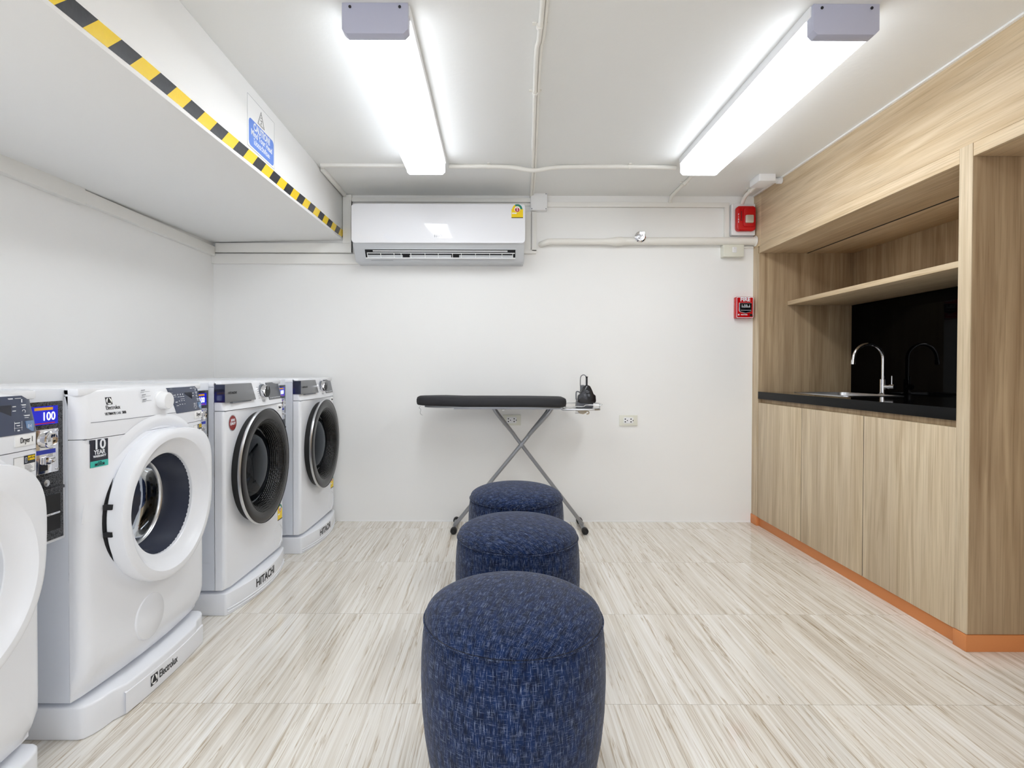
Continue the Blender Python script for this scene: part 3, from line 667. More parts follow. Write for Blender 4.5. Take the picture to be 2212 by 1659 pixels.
R_ = 0.085; pth = [(0, 0, 0.085), (0, 0, 0.14), (0, 0, 0.20)] + [(-R_ + R_*math.cos(math.radians(a)), 0, 0.205 + R_*math.sin(math.radians(a))) for a in range(0, 176, 8)] 
pth += [(pth[-1][0]-0.004, 0, pth[-1][2]-0.025)]
MB().tube(pth, 0.0095, 16).build('spout', 'chrome', fc)
e_ = Vector(pth[-1]); MB().tube([e_, e_+Vector((-0.002, 0, -0.024))], 0.0125, 16).build('spout_tip', 'chrome', fc)
MB().tube([(0, 0, 0.045), (0.02, -0.05, 0.045)], 0.012, 16).tube([(0.014, -0.036, 0.045), (0.024, -0.06, 0.045)], 0.0165, 18).build('valve', 'chrome', fc)
MB().tube([(0.018, -0.045, 0.05), (0.018, -0.045, 0.108)], 0.0038, 10).build('lever', 'chrome', fc)
tag(bx('backsplash', 'blackglass', NB-0.006, NB, 1.982, 3.486, 0.873, 1.432), 'black glass splashback between the worktop and the oak shelf', 'splashback')
tag(MB().box(1.879, NB-0.001, 1.982, 3.486, 1.4325, 1.4585).build('wall_shelf', 'wood_y', bevel=0.001), 'oak shelf spanning the cabinet niche above the tap', 'shelf')

# ------------------------------------------------------------------ ottomans
def uv_ott(kind):
    def f(me):
        l = me.uv_layers.new(name='UVMap')
        for p in me.polygons:
            c = p.center; t0 = math.atan2(c.y, c.x)
            for li in p.loop_indices:
                v = me.vertices[me.loops[li].vertex_index].co
                if kind == 'top':
                    a = 0.35; r = math.hypot(v.x, v.y); k = (r + 1.1*(0.457 - v.z)*(r/0.22)**2)/max(r, 1e-4); l.data[li].uv = ((v.x*math.cos(a)-v.y*math.sin(a))*k, (v.x*math.sin(a)+v.y*math.cos(a))*k)
                else:
                    t = math.atan2(v.y, v.x)
                    if t - t0 > PI: t -= 2*PI
                    if t0 - t > PI: t += 2*PI
                    l.data[li].uv = (t*0.228 + 3, v.z + 5)
    return f
def ottoman(label, loc):
    t = thing('ottoman', label, 'ottoman', loc, 0, None)
    side = MB()
    pr = [(0.196, 0.004), (0.202, 0.012), (0.211, 0.05), (0.221, 0.11), (0.228, 0.18), (0.2305, 0.25), (0.2295, 0.31), (0.2265, 0.355), (0.2225, 0.385), (0.219, 0.392)]
    side.lathe(pr, ax='z', n=96, caps=(True, False)); side.uv = uv_ott('side'); side.build('side_cover', 'fabric', t)
    top = MB(); pt = [(0.219, 0.392), (0.2215, 0.397), (0.219, 0.405)]
    for i in range(1, 15):
        a = i/14*PI/2; pt.append((0.219*math.cos(a)**0.85 if a < PI/2-1e-6 else 0.0005, 0.405 + 0.052*math.sin(a)**1.1))
    top.lathe(pt, ax='z', n=96); top.uv = uv_ott('top'); top.build('cushion_top', 'fabric', t)
    ring = [(0.2235*math.cos(a), 0.2235*math.sin(a), 0.3925) for a in [2*PI*i/96 for i in range(97)]]
    pp = MB().tube(ring, 0.0022, 8, cap=False); pp.uv = uv_ott('side'); pp.build('piping', 'fabric', t)
    for a in (45, 135, 225, 315):
        MB().lathe([(0.012, 0.0), (0.014, 0.006)], (0.15*math.cos(math.radians(a)), 0.15*math.sin(math.radians(a)), 0), 'z', 12, caps=(True, True)).build('foot', 'rubber', t)
    return t
o1 = ottoman('nearest and largest looking navy fabric ottoman, in front of the other two', (0.043, 1.353, 0))
c = place(o1, 'middle navy fabric ottoman of the row of three', (0.079, 2.0, 0)); c.rotation_euler.z = 1.1
c = place(o1, 'farthest navy fabric ottoman, just in front of the ironing board legs', (0.095, 2.6, 0)); c.rotation_euler.z = 2.3

# ------------------------------------------------------------------ ironing board
ib = thing('ironing_board', 'ironing board with black cover and crossed grey legs against the back wall', 'ironing board', (0, 3.37, 0))
zt, zb_ = 0.842, 0.786
def board_outline(k=1.0, n=14):
    top = []
    # right end square with rounded corners, left end tapers to a rounded nose
    xs = [(-0.495, 0.045), (-0.47, 0.078), (-0.42, 0.105), (-0.34, 0.128), (-0.22, 0.146), (-0.05, 0.150), (0.2, 0.150), (0.38, 0.145), (0.415, 0.125), (0.425, 0.09)]
    return [(x, -y) for x, y in xs] + [(x, y) for x, y in xs[::-1]]
ol = board_outline()
mb = MB(); n = len(ol)
def ring(s, z, inset): return [(x - math.copysign(inset, x), y - math.copysign(inset, y), z + (0.004 if x < -0.3 else -0.002 if x > 0.2 else 0)) for x, y in ol]
rings = [ring(1, zb_, 0.012), ring(1, zb_+0.006, 0.003), ring(1, zb_+0.02, 0), ring(1, zt-0.02, 0), ring(1, zt-0.006, 0.004), ring(1, zt, 0.014)]
mb.add([v for r in rings for v in r], [(k*n+i, k*n+(i+1)%n, (k+1)*n+(i+1)%n, (k+1)*n+i) for k in range(5) for i in range(n)] + [tuple(range(n))[::-1], tuple(range(5*n, 6*n))])
mb.build('padded_cover', 'cover', ib, ang=60)
MB().prism([(x*0.93 if x > 0 else x*0.9, y*0.86) for x, y in ol], 'z', zb_-0.008, zb_+0.002).box(-0.26, 0.40, -0.10, -0.085, zb_-0.016, zb_-0.006).box(-0.26, 0.40, 0.085, 0.10, zb_-0.016, zb_-0.006).build('metal_deck', 'tube', ib)
def leg(name, xt, xf, yo):
    d = 0.035; zt_ = zb_-0.012
    l = MB()
    for s in (-1, 1):
        l.tube(smooth_path([(xt, s*0.055+yo, zt_), (xt + (xf-xt)*0.06, s*0.052+yo, zt_-0.05), (xt+(xf-xt)*0.215, s*0.016+yo, zt_-0.16), (xt+(xf-xt)*0.32, s*0.009+yo, zt_-0.24), (xf, s*0.009+yo, 0.035)], 5), 0.0112, 12)
    return l.build(name, 'tube', ib)
for (xt, xf, yo) in ((-0.022, 0.545, 0.03), (0.340, -0.262, -0.01)):
    lg = leg('leg', xt, xf, yo)
    MB().tube([(xf, -0.075, 0.021), (xf, 0.15, 0.021)], 0.0125, 14).build('foot_bar', 'tube', lg)
    for y in (-0.088, 0.14): MB().lathe([(0.001, y-0.004), (0.019, y-0.002), (0.0205, y+0.004), (0.0205, y+0.03), (0.018, y+0.034), (0.012, y+0.035)], (xf, 0, 0.0208), 'y', 16).build('rubber_foot', 'rubber', lg)
MB().lathe([(0.010, -0.03), (0.010, 0.05)], (0.154, 0, 0.543), 'y', 14, caps=(True, True)).build('pivot', 'tube', ib)
MB().tube(smooth_path([(-0.47, -0.05, zb_), (-0.478, -0.05, zb_-0.012), (-0.468, -0.05, zb_-0.022), (-0.472, -0.05, zb_-0.045), (-0.458, -0.05, zb_-0.058)], 5), 0.0012, 6).build('drawstring', 'tube', ib)
bx('catch', 'whitem', 0.035, 0.048, -0.10, -0.09, zb_-0.026, zb_-0.012, ib)
# iron rest
rest = MB().prism([(0.40, -0.075), (0.46, -0.085), (0.60, -0.085), (0.638, -0.06), (0.642, 0.0), (0.638, 0.06), (0.60, 0.085), (0.46, 0.085), (0.40, 0.075)], 'z', 0.762, 0.774).build('iron_rest', 'silver', ib, 0.003)
rl = MB()
rl.tube(smooth_path([(0.40, -0.08, 0.771), (0.455, -0.08, 0.778), (0.475, -0.08, 0.786), (0.53, -0.08, 0.786), (0.55, -0.08, 0.796), (0.635, -0.08, 0.794)], 4), 0.0028, 8)
rl.tube(smooth_path([(0.40, 0.07, 0.80), (0.47, 0.07, 0.80), (0.55, 0.07, 0.80), (0.64, 0.05, 0.80), (0.645, -0.03, 0.797), (0.635, -0.08, 0.794), (0.645, -0.083, 0.801)], 4), 0.0028, 8)
rl.tube([(0.63, -0.08, 0.772), (0.63, -0.08, 0.800)], 0.003, 8).tube([(0.44, 0.07, 0.772), (0.44, 0.07, 0.80)], 0.003, 8)
rl.build('wire_rail', 'silver', rest)
ir = thing('iron', 'black electric iron standing upright on the rest of the ironing board', 'iron', (0.557, 3.345, 0.7745))
half = [(0.034, 0.030), (0.052, 0.034), (0.056, 0.045), (0.054, 0.075), (0.050, 0.082), (0.042, 0.086), (0.030, 0.115), (0.020, 0.135), (0.010, 0.142)]
pl_ = MB().prism([(x, z) for x, z in half] + [(-x, z) for x, z in half[::-1]], 'y', -0.030, 0.006).build('heel_plate', 'iron', ir, 0.007, 3)
for s, (x, z) in (('\u2022 \u2261\u2261', (0.0, 0.104)), ('\u2261\u2261\u2022\u2261\u2261', (0.0, 0.078))): pass
tx = MB()
for k, (a, b_) in enumerate([(-.008,.004),(-.011,.008),(-.007,.014),(-.004,.012)]): tx.box(a, b_, -0.0305, -0.0298, 0.110-k*0.0045, 0.112-k*0.0045)
for k, (a, b_, c, d) in enumerate([(-.022,-.008,.004,.016),(-.020,-.004,.002,.019),(-.018,-.006,.004,.018),(-.016,-.008,.006,.018)]): tx.box(a, b_, -0.0305, -0.0298, 0.086-k*0.0045, 0.088-k*0.0045).box(c, d, -0.0305, -0.0298, 0.086-k*0.0045, 0.088-k*0.0045)
tx.build('small_print', 'print_g', pl_)
MB().prism([(-0.060, 0.0), (0.045, 0.0), (0.045, 0.035), (0.03, 0.07), (-0.02, 0.07), (-0.055, 0.05)], 'y', 0.0, 0.07).build('body', 'irongrey', ir, 0.006)
MB().prism([(-0.036, 0.06), (-0.005, 0.06), (-0.005, 0.142), (-0.030, 0.142)], 'y', 0.01, 0.05).build('handle', 'irongrey', ir, 0.006)
MB().tube(smooth_path([(-0.058, 0.03, 0.05), (-0.058, 0.03, 0.095), (-0.045, 0.03, 0.10), (-0.03, 0.03, 0.09)], 4), 0.004, 8).build('guard', 'irongrey', ir)
gr = MB().lathe([(0.008, 0.135), (0.0055, 0.150)] + [(0.0055 + (0.0012 if k % 2 else 0), 0.150 + k*0.0045) for k in range(9)] + [(0.0065, 0.190), (0.0085, 0.195), (0.0005, 0.196)], (0, -0.012, 0), 'z', 16)
gr.build('cord_sleeve', 'iron', ir)
MB().tube(smooth_path([(-0.001, -0.012, 0.193), (-0.012, -0.005, 0.204), (-0.024, 0.0, 0.204), (-0.035, 0.005, 0.190), (-0.036, 0.01, 0.15), (-0.034, 0.02, 0.10), (-0.05, 0.04, 0.02)], 6), 0.0028, 8).build('power_cord', 'irongrey', ir)
hk = thing('plug', 'small beige plug dangling under the iron rest of the ironing board', 'plug', (0.545, 3.355, 0.735))
MB().prism([(-0.045, 0.026), (0.02, 0.026), (0.012, 0.008), (-0.006, 0.0), (-0.03, 0.004)], 'y', -0.014, 0.014).build('plug_body', 'beige', hk, 0.003)
MB().tube([(-0.052, 0, 0.020), (-0.036, 0, 0.020)], 0.003, 8).tube([(-0.055, 0, 0.006), (-0.032, 0, 0.006)], 0.003, 8).build('pins', 'silver', hk)
MB().tube(smooth_path([(0.01, 0, 0.02), (0.028, 0, 0.016), (0.03, 0, 0.004), (0.016, 0, 0.0)], 5), 0.0035, 8).build('strain_relief', 'beige', hk)

# ------------------------------------------------------------------ laundry machines
def panel_hole(W, z0, z1, cy, cz, r, xf, xback, R=0.03, top_open=False):
    """rounded-rect front sheet with a round hole, x=xf(y,z), side walls back to xback"""
    x0, x1 = -W/2, W/2
    corners = [math.atan2(z-cz, y-cy) for y in (x0, x1) for z in (z0, z1)]
    angs = sorted([2*PI*i/120 - PI for i in range(120)] + corners)
    a2 = []
    for a in angs:
        if not a2 or a - a2[-1] > 0.004: a2.append(a)
        elif a in corners: a2[-1] = a
    ts = [0, 0.25, 0.5, 0.68, 0.8, 0.87, 0.92, 0.955, 0.98, 0.993, 1.0]
    vs = []
    for t in ts:
        for a in a2:
            c, s = math.cos(a), math.sin(a)
            k = min((x1-cy)/c if c > 1e-9 else (x0-cy)/c if c < -1e-9 else 1e9, (z1-cz)/s if s > 1e-9 else (z0-cz)/s if s < -1e-9 else 1e9)
            d = r + (k - r) * t; y, z = cy + d*c, cz + d*s
            e = W/2 - abs(y); x = xf(y, z)
            if e < R: x -= R - math.sqrt(max(R*R - (R-e)**2, 0))
            vs.append((max(x, xback+0.001), y, z))
    m = len(a2); last = vs[-m:]
    vs += [(xback, v[1], v[2]) for v in last]; nr = len(ts) + 1
    fs = [(k*m+i, k*m+(i+1)%m, (k+1)*m+(i+1)%m, (k+1)*m+i) for k in range(nr-1) for i in range(m)]
    return MB().add(vs, fs)
def sheet(W, z0, z1, xf, xback, R=0.03, ny=40, nz=14, tR=0.0):
    """closed bulging block: front x=xf(y,z) with rounded vertical edges"""
    ysn = [-W/2 + W*(0.5-0.5*math.cos(PI*i/ny)) for i in range(ny+1)]; zs = [z0 + (z1-z0)*(0.5-0.5*math.cos(PI*j/nz)) for j in range(nz+1)]
    mb = MB(); vs = []
    for z in zs:
        for y in ysn:
            e = W/2 - abs(y); x = xf(y, z)
            if e < R: x -= R - math.sqrt(max(R*R-(R-e)**2, 0))
            if tR and z1 - z < tR: x -= tR - math.sqrt(max(tR*tR-(tR-(z1-z))**2, 0))
            vs.append((x, y, z))
    m = ny+1
    vs += [(xback, y, z) for z in zs for y in ysn]; B = m*(nz+1)
    fs = []
    for j in range(nz):
        for i in range(ny):
            a = j*m+i; fs.append((a, a+1, a+1+m, a+m)); fs.append((B+a, B+a+m, B+a+1+m, B+a+1))
    for i in range(ny): fs.append((i, B+i, B+i+1, i+1)); a = nz*m+i; fs.append((a, a+1, B+a+1, B+a))
    for j in range(nz): a = j*m; fs.append((a, a+m, B+a+m, B+a)); a = j*m+ny; fs.append((a, B+a, B+a+m, a+m))
    return mb.add(vs, fs)
def prints(name, m, parent, x, items):
    mb = MB()
    for it in items: bar(mb, x if len(it) == 5 else it[5], it[0], it[1], it[2], it[3], it[4])
    return mb.build(name, m, parent)
def logo_E(parent, x, y, z, s):
    """black square, white disc, black three-armed mark"""
    o = MB().box(x, x+0.0005, y-s/2, y+s/2, z-s/2, z+s/2).build('brand_symbol', 'print_k', parent)
    mb = MB()
    r = s*0.43
    def seg(a0, a1, rr=r, off=(0, 0)):
        pts = [(y+off[0]+rr*math.cos(math.radians(a)), z+off[1]+rr*math.sin(math.radians(a))) for a in range(a0, a1+1, 8)]
        mb.prism(pts, 'x', x+0.0003, x+0.0009)
    seg(96, 216, r, (-s*0.015, 0)); seg(216, 324, r, (0, -s*0.03)); seg(-36, 84, r, (s*0.015, 0))
    seg2 = [(y, z), ]
    mb.build('white_mark', 'paper', o)
    k = MB(); k.prism([(y-s*0.015, z+r), (y+s*0.015, z+r), (y+s*0.09, z-s*0.02), (y, z-s*0.06), (y-s*0.09, z-s*0.02)], 'x', x+0.0006, x+0.0012)
    k.prism([(y-s*0.05, z+s*0.02), (y-r*0.86, z-r*0.5), (y+s*0.02, z-s*0.05)], 'x', x+0.0006, x+0.0012).prism([(y+s*0.05, z+s*0.02), (y-s*0.02, z-s*0.05), (y+r*0.86, z-r*0.5)], 'x', x+0.0006, x+0.0012)
    k.build('black_mark', 'print_k', o); return o

def machine_shell(t, W, D, z0, z1):
    b = MB().box(-D, -0.0403, -W/2, W/2, z0, z1-0.022); b.f.pop(3); b.build('cabinet_body', 'whiteside', t)
    bx('top_panel', 'white', -D, -0.012, -W/2, W/2, z1-0.0215, z1, t, 0.005)
def curved_plate(y0b, y0t, y1b, y1t, zb, zt, fn, n=10, th=0.002):
    vs = []
    for i in range(n+1):
        f = i/n
        for z, ya, yb in ((zb, y0b, y1b), (zt, y0t, y1t)):
            y = ya + (yb-ya)*f; vs += [(fn(y, z)-0.003, y, z), (fn(y, z)+th, y, z)]
    vs = [vs[i*4+k] for i in range(n+1) for k in (0, 1, 3, 2)]
    return MB().add(vs, [(i*4+k, i*4+(k+1)%4, i*4+4+(k+1)%4, i*4+4+k) for i in range(n) for k in range(4)] + [(0,1,2,3), (n*4+3, n*4+2, n*4+1, n*4)])
def strip_label(t, x, y, z, s, fn):
    o = MB().prism(rrect(y-0.031, y+0.031, z-0.013, z+0.013, 0.002), 'x', x-0.001, x+0.0022).build('name_label', 'paper', t, 0.0005)
    o['label'] = 'white label strip reading ' + s
    text('lettering', s, 0.0185, (x+0.0026, y+0.004, z), '+x', 'print_k', o, width=0.037)
    conform(o, fn)

def dryer(label, loc, name_s):
    W = 0.60; z0, z1 = 0.105, 0.957
    t = thing('tumble_dryer', label, 'tumble dryer', loc)
    machine_shell(t, W, 0.60, z0, z1)
    def xf(y, z):
        x = 0.022 * (1 - (y/0.30)**2) if abs(y) < 0.30 else 0
        if z < 0.19: x -= 0.036 * ((0.19-z)/0.085)**1.5
        if z > 0.86: x -= 0.020 * (z-0.86)/0.09
        return x
    def sf(y, z):
        e = 0.30 - abs(y)
        return xf(y, z) - (0.03 - math.sqrt(max(0.0009 - (0.03-e)**2, 0)) if e < 0.03 else 0)
    fp_ = panel_hole(W, z0, 0.8165, 0, 0.576, 0.205, xf, -0.040).build('front_panel', 'white', t, ang=50)
    con = sheet(W, 0.8185, z1-0.001, xf, -0.040, tR=0.012).build('control_panel', 'white', t, ang=50)
    bx('panel_gap', 'seam', -0.04, -0.004, -W/2+0.012, W/2-0.012, 0.8155, 0.8195, t)
    gm = MB()
    for i in range(24):
        ya, yb = -0.284 + 0.568*i/24, -0.284+0.568*(i+1)/24
        bar(gm, 0, ya, 0, yb, 0)
    gm = MB(); vs = []; 
    for i in range(41):
        y = -0.275 + 0.55*i/40; e = 0.30-abs(y); x = xf(y, 0.862) - (0.03-math.sqrt(max(0.0009-(0.03-e)**2, 0)) if e < 0.03 else 0)
        vs += [(x-0.002, y, 0.8612), (x+0.0005, y, 0.8612), (x+0.0005, y, 0.8626), (x-0.002, y, 0.8626)]
    gm.add(vs, [(i*4+k, i*4+(k+1)%4, i*4+4+(k+1)%4, i*4+4+k) for i in range(40) for k in range(4)]); gm.build('groove_shade', 'seam', con)
    # arched surround over the door
    am = MB().lathe([(0.300, -0.004), (0.290, 0.0), (0.283, 0.0015), (0.272, 0.0005), (0.256, -0.009), (0.242, -0.02)], (0.0, 0, 0.564), 'x', 72, a0=math.radians(5), a1=math.radians(175))
    nv = []
    for (x, y, z) in am.v:
        th = abs(math.degrees(math.atan2(z-0.564, y)) - 90); w_ = min(1, max(0, (62-th)/38)); w_ = w_*w_*(3-2*w_)
        r_ = math.hypot(y, z-0.564)
        nv.append((xf(y, min(z, 0.86)) - 0.003 + (x + 0.0085)*w_ - (0.004 if w_ < 0.02 else 0), y, z))
    am.v = nv; am.build('door_arch', 'white', t, ang=60)
    # door
    def rf(th, r, a):
        if r < 0.204: return r
        k = ((math.degrees(th) - 42 + 180) % 360 - 180) / 24
        return r + (0.046 if r > 0.232 else 0.03 * (r-0.2)/0.032) * math.exp(-k*k) * min(1, (r-0.2)/0.03) * (1 if a > 0.03 else 0.25)
    dz = 0.576
    dr = MB().lathe([(0.218, 0.006), (0.230, 0.010), (0.238, 0.018), (0.2405, 0.030), (0.2395, 0.050), (0.2365, 0.060), (0.231, 0.0648), (0.223, 0.0668), (0.210, 0.0672), (0.2085, 0.0660), (0.202, 0.0580), (0.194, 0.0500), (0.184, 0.0430), (0.174, 0.0385), (0.165, 0.0360), (0.1615, 0.0345), (0.160, 0.032), (0.160, 0.0)], (0, 0, dz), 'x', 96, rf=rf).build('door', 'white', t, ang=30)
    MB().lathe([(0.2425, -0.02), (0.2425, 0.008), (0.236, 0.012), (0.16, 0.0)], (0, 0, dz), 'x', 72).build('door_gap', 'gap', dr)
    for zz in (0.045, -0.032): MB().box(0.010, 0.034, -0.2425, -0.234, dz+zz-0.007, dz+zz+0.007).build('hinge', 'gap', dr)
    MB().lathe([(0.1605, 0.028), (0.158, 0.0), (0.150, -0.035), (0.142, -0.06), (0.138, -0.066)], (0, 0, dz), 'x', 64).build('door_bowl', mat('blue_grey_gloss', srgb(62, 66, 80), 0.18), dr)
    MB().lathe([(0.140, -0.060), (0.134, -0.064), (0.132, -0.07)], (0, 0, dz), 'x', 64).build('bowl_rim', 'silver', dr)
    MB().lathe([(0.136, -0.066), (0.126, -0.080), (0.10, -0.092), (0.06, -0.099), (0.0008, -0.101)], (0, 0, dz), 'x', 64).build('door_glass', 'glass_blue', dr)
    MB().lathe([(0.205, -0.018), (0.168, -0.03), (0.168, -0.10), (0.175, -0.13), (0.235, -0.14), (0.245, -0.15), (0.245, -0.48), (0.0008, -0.50)], (0, 0, dz), 'x', 64).build('drum', 'drum', t)
    # filter cover low on the front
    fz, fy = 0.232, -0.055
    MB().lathe([(0.0005, 0.004), (0.066, 0.004), (0.069, 0.002), (0.071, -0.003)], (xf(fy, fz+0.02)-0.002, fy, fz), 'x', 48).build('filter_cover', 'white', t)
    # console furniture
    conform(logo_E(con, 0.0004, -0.202, 0.918, 0.021), sf)
    conform(text('brand_lettering', 'Electrolux', 0.0165, (0.0006, -0.192, 0.8985), '+x', 'print_k', con, width=0.050), sf)
    conform(text('series_lettering', 'ULTIMATE', 0.0100, (0.0006, -0.206, 0.8815), '+x', 'print_k', con, bold=0.0002, width=0.037), sf)
    conform(text('series_lettering', 'CARE', 0.0100, (0.0006, -0.1765, 0.8815), '+x', 'print_g', con, width=0.0175), sf)
    conform(text('series_lettering', '300', 0.0108, (0.0006, -0.156, 0.8815), '+x', 'print_k', con, bold=0.0003, width=0.0145), sf)
    ky, kz = 0.018, 0.906; kx = xf(ky, kz) - 0.004
    MB().lathe([(0.031, -0.002), (0.031, 0.005), (0.0285, 0.007), (0.0275, 0.029), (0.025, 0.032), (0.0005, 0.0325)], (kx, ky, kz), 'x', 40).build('program_knob', 'whitem', con)
    its = []
    for k in range(6):
        z = kz + 0.036 - k*0.0145; yy = -0.050 + (0.004*k)
        its.append((yy-0.03, z-0.003, yy+0.012, z-0.003, 0.0004)); its.append((yy-0.030, z+0.001, yy-0.012, z+0.002, 0.0012)); its.append((yy-0.032, z-0.0055, yy-0.016, z-0.0055, 0.0005))
        yy = 0.062 + 0.002*k; its.append((yy, z-0.003, yy+0.02, z-0.003, 0.0003)); its.append((yy+0.004, z+0.001, yy+0.018, z+0.001, 0.0009))
    prints('program_marks', 'print_g', con, xf(0, kz)-0.0002, its)
    # display: glossy navy parallelogram conforming to the bulge
    dm = MB(); vs = []; n_ = 14
    zt_, zb2 = 0.946, 0.858
    for i in range(n_+1):
        f = i/n_
        for z, ya, yb in ((zb2, 0.090, 0.285), (zb2+0.03, 0.083, 0.287), (zt_-0.03, 0.072, 0.286), (zt_, 0.062, 0.284)):
            y = ya + (yb-ya)*f; e = 0.30-abs(y); x = xf(y, z) - (0.03-math.sqrt(max(0.0009-(0.03-e)**2, 0)) if e < 0.03 else 0)
            vs.append((x+0.0014 , y, z))
    m_ = 4; B = len(vs); vs += [(v[0]-0.004, v[1], v[2]) for v in vs]
    fs = []
    for i in range(n_):
        for k in range(3): a = i*4+k; fs.append((a, a+4, a+5, a+1)); fs.append((B+a, B+a+1, B+a+5, B+a+4))
        a = i*4; fs.append((a, B+a, B+a+4, a+4)); a = i*4+3; fs.append((a, a+4, B+a+4, B+a))
    for a0 in (0, n_*4):
        for k in range(3): fs.append((a0+k, a0+k+1, B+a0+k+1, B+a0+k))
    dsp = dm.add(vs, fs).build('display', 'navy', con, ang=50)
    xd = lambda y, z: xf(y, z) + 0.0016 - (0.03-math.sqrt(max(0.0009-(0.03-(0.30-abs(y)))**2, 0)) if 0.30-abs(y) < 0.03 else 0)
    MB().box(xd(0.19, .915)-0.002, xd(0.19, .915)+0.0006, 0.168, 0.214, 0.893, 0.926).build('screen', 'navy_dark', dsp)
    its = []
    for k in range(3):
        y = 0.118 + 0.016*k; its += [(y, 0.921, y+0.004, 0.921, 0.0024, xd(y, .92)), (y-0.002, 0.913, y+0.009, 0.913, 0.0009, xd(y, .913)), (y, 0.899, y+0.006, 0.899, 0.0009, xd(y, .899)), (y, 0.887, y+0.006, 0.887, 0.0009, xd(y, .887))]
    its += [(0.092, 0.920, 0.106, 0.920, 0.0012, xd(.1, .92)), (0.092, 0.914, 0.106, 0.914, 0.0006, xd(.1, .91)), (0.096, 0.896, 0.108, 0.896, 0.0012, xd(.1, .896)), (0.096, 0.884, 0.110, 0.884, 0.0007, xd(.1, .88)), (0.118, 0.905, 0.156, 0.905, 0.0005, xd(.14, .905))]
    for k in range(3): its.append((0.220, 0.922-k*0.010, 0.229, 0.922-k*0.010, 0.0010, xd(.225, .91)))
    its += [(0.2535, 0.930, 0.2535, 0.938, 0.0014, xd(.255, .93)), (0.244, 0.924, 0.263, 0.924, 0.0013, xd(.255, .924)), (0.248, 0.919, 0.261, 0.919, 0.0006, xd(.255, .919)),
            (0.243, 0.899, 0.267, 0.899, 0.0013, xd(.256, .899)), (0.248, 0.894, 0.263, 0.894, 0.0006, xd(.256, .894)),
            (0.214, 0.888, 0.214, 0.864, 0.0003, xd(.214, .87)), (0.236, 0.888, 0.236, 0.864, 0.0003, xd(.236, .87)), (0.218, 0.884, 0.232, 0.884, 0.0010, xd(.225, .88)), (0.218, 0.878, 0.232, 0.878, 0.0010, xd(.225, .88)), (0.214, 0.873, 0.236, 0.873, 0.0003, xd(.225, .87)), (0.222, 0.867, 0.228, 0.867, 0.0015, xd(.225, .867)),
            (0.215, 0.940, 0.228, 0.940, 0.0013, xd(.22, .94)), (0.232, 0.940, 0.252, 0.940, 0.0006, xd(.24, .94))]
    prints('display_marks', 'print_w', dsp, 0, its)
    MB().lathe([(0.0048, 0.0), (0.0048, 0.0004), (0.0036, 0.0004), (0.0036, 0)], (xd(.2535, .91), 0.2535, 0.909), 'x', 20).build('clock_mark', 'print_w', dsp)
    bk = MB().box(xd(.262, .87)-0.004, xd(.262, .87)+0.0008, 0.251, 0.271, 0.8615, 0.8865).build('start_key', 'lightblue', dsp)
    prints('start_mark', 'print_w', bk, xd(.262, .87)+0.0008, [(0.256, 0.8705, 0.256, 0.878, 0.0004), (0.256, 0.8705, 0.262, 0.874, 0.0004), (0.256, 0.878, 0.262, 0.874, 0.0004), (0.264, 0.8705, 0.264, 0.878, 0.0005)])
    # stickers
    strip_label(con, 0.0, 0.243, 0.8425, name_s, sf)
    q = MB().box(-0.002, 0.0008, 0.208, 0.276, 0.765, 0.806)
    q = q.build('register_sticker', 'paper', t)
    qd = MB().box(0, 0.0012, 0.240, 0.276, 0.786, 0.806).build('dark_panel', 'navy_dark', q)
    text('lettering', 'SIMPLY SCAN\nTO REGISTER', 0.0062, (0.0015, 0.262, 0.7985), '+x', 'yellow', qd, bold=0.0002, width=0.022)
    prints('phone_mark', 'print_w', qd, 0.0012, [(0.243, 0.790, 0.243, 0.801, 0.0004), (0.248, 0.790, 0.248, 0.801, 0.0004), (0.243, 0.790, 0.248, 0.790, 0.0004), (0.243, 0.801, 0.248, 0.801, 0.0004)])
    prints('text_lines', 'print_g', q, 0.0008, [(0.242, 0.782-k*0.0034, 0.260+0.004*((k*7) % 3), 0.782-k*0.0034, 0.0004) for k in range(5)])
    prints('sticker_border', 'print_k', q, 0.0008, [(0.209, 0.766, 0.275, 0.766, 0.0003), (0.209, 0.805, 0.240, 0.805, 0.0003), (0.209, 0.766, 0.209, 0.805, 0.0003), (0.275, 0.766, 0.275, 0.786, 0.0003)])
    conform(q, sf)
    wo = MB().box(-0.002, 0.0012, -0.278, -0.222, 0.738, 0.814).build('warranty_sticker', 'navy_dark', t)
    MB().box(-0.002, 0.0016, -0.278, -0.222, 0.738, 0.755).build('teal_band', 'teal', wo)
    text('lettering', '10', 0.038, (0.0015, -0.250, 0.799), '+x', 'print_w', wo, bold=0.0007, width=0.033)
    text('lettering', 'YEAR', 0.0175, (0.0015, -0.250, 0.7785), '+x', 'print_w', wo, bold=0.0003, width=0.037)
    text('lettering', 'WARRANTY', 0.0085, (0.0015, -0.250, 0.7675), '+x', 'print_w', wo, bold=0.0002, width=0.042)
    text('lettering', 'on the', 0.0045, (0.0019, -0.250, 0.7515), '+x', 'navy_dark', wo)
    text('lettering', 'MOTOR', 0.0105, (0.0019, -0.250, 0.7445), '+x', 'navy_dark', wo, bold=0.0002, width=0.032)
    conform(wo, sf)
    tr = MB().prism([(0.250, 0.468), (0.286, 0.468), (0.268, 0.503)], 'x', -0.003, 0.001).build('fire_warning', 'print_k', t)
    MB().prism([(0.2535, 0.470), (0.2825, 0.470), (0.268, 0.498)], 'x', 0, 0.0014).build('amber_field', 'amber', tr)
    MB().prism([(0.2645, 0.474), (0.2715, 0.474), (0.273, 0.480), (0.269, 0.488), (0.268, 0.483), (0.2645, 0.482)], 'x', 0.0006, 0.0018).build('flame_mark', 'print_k', tr)
    conform(tr, sf)
    return t
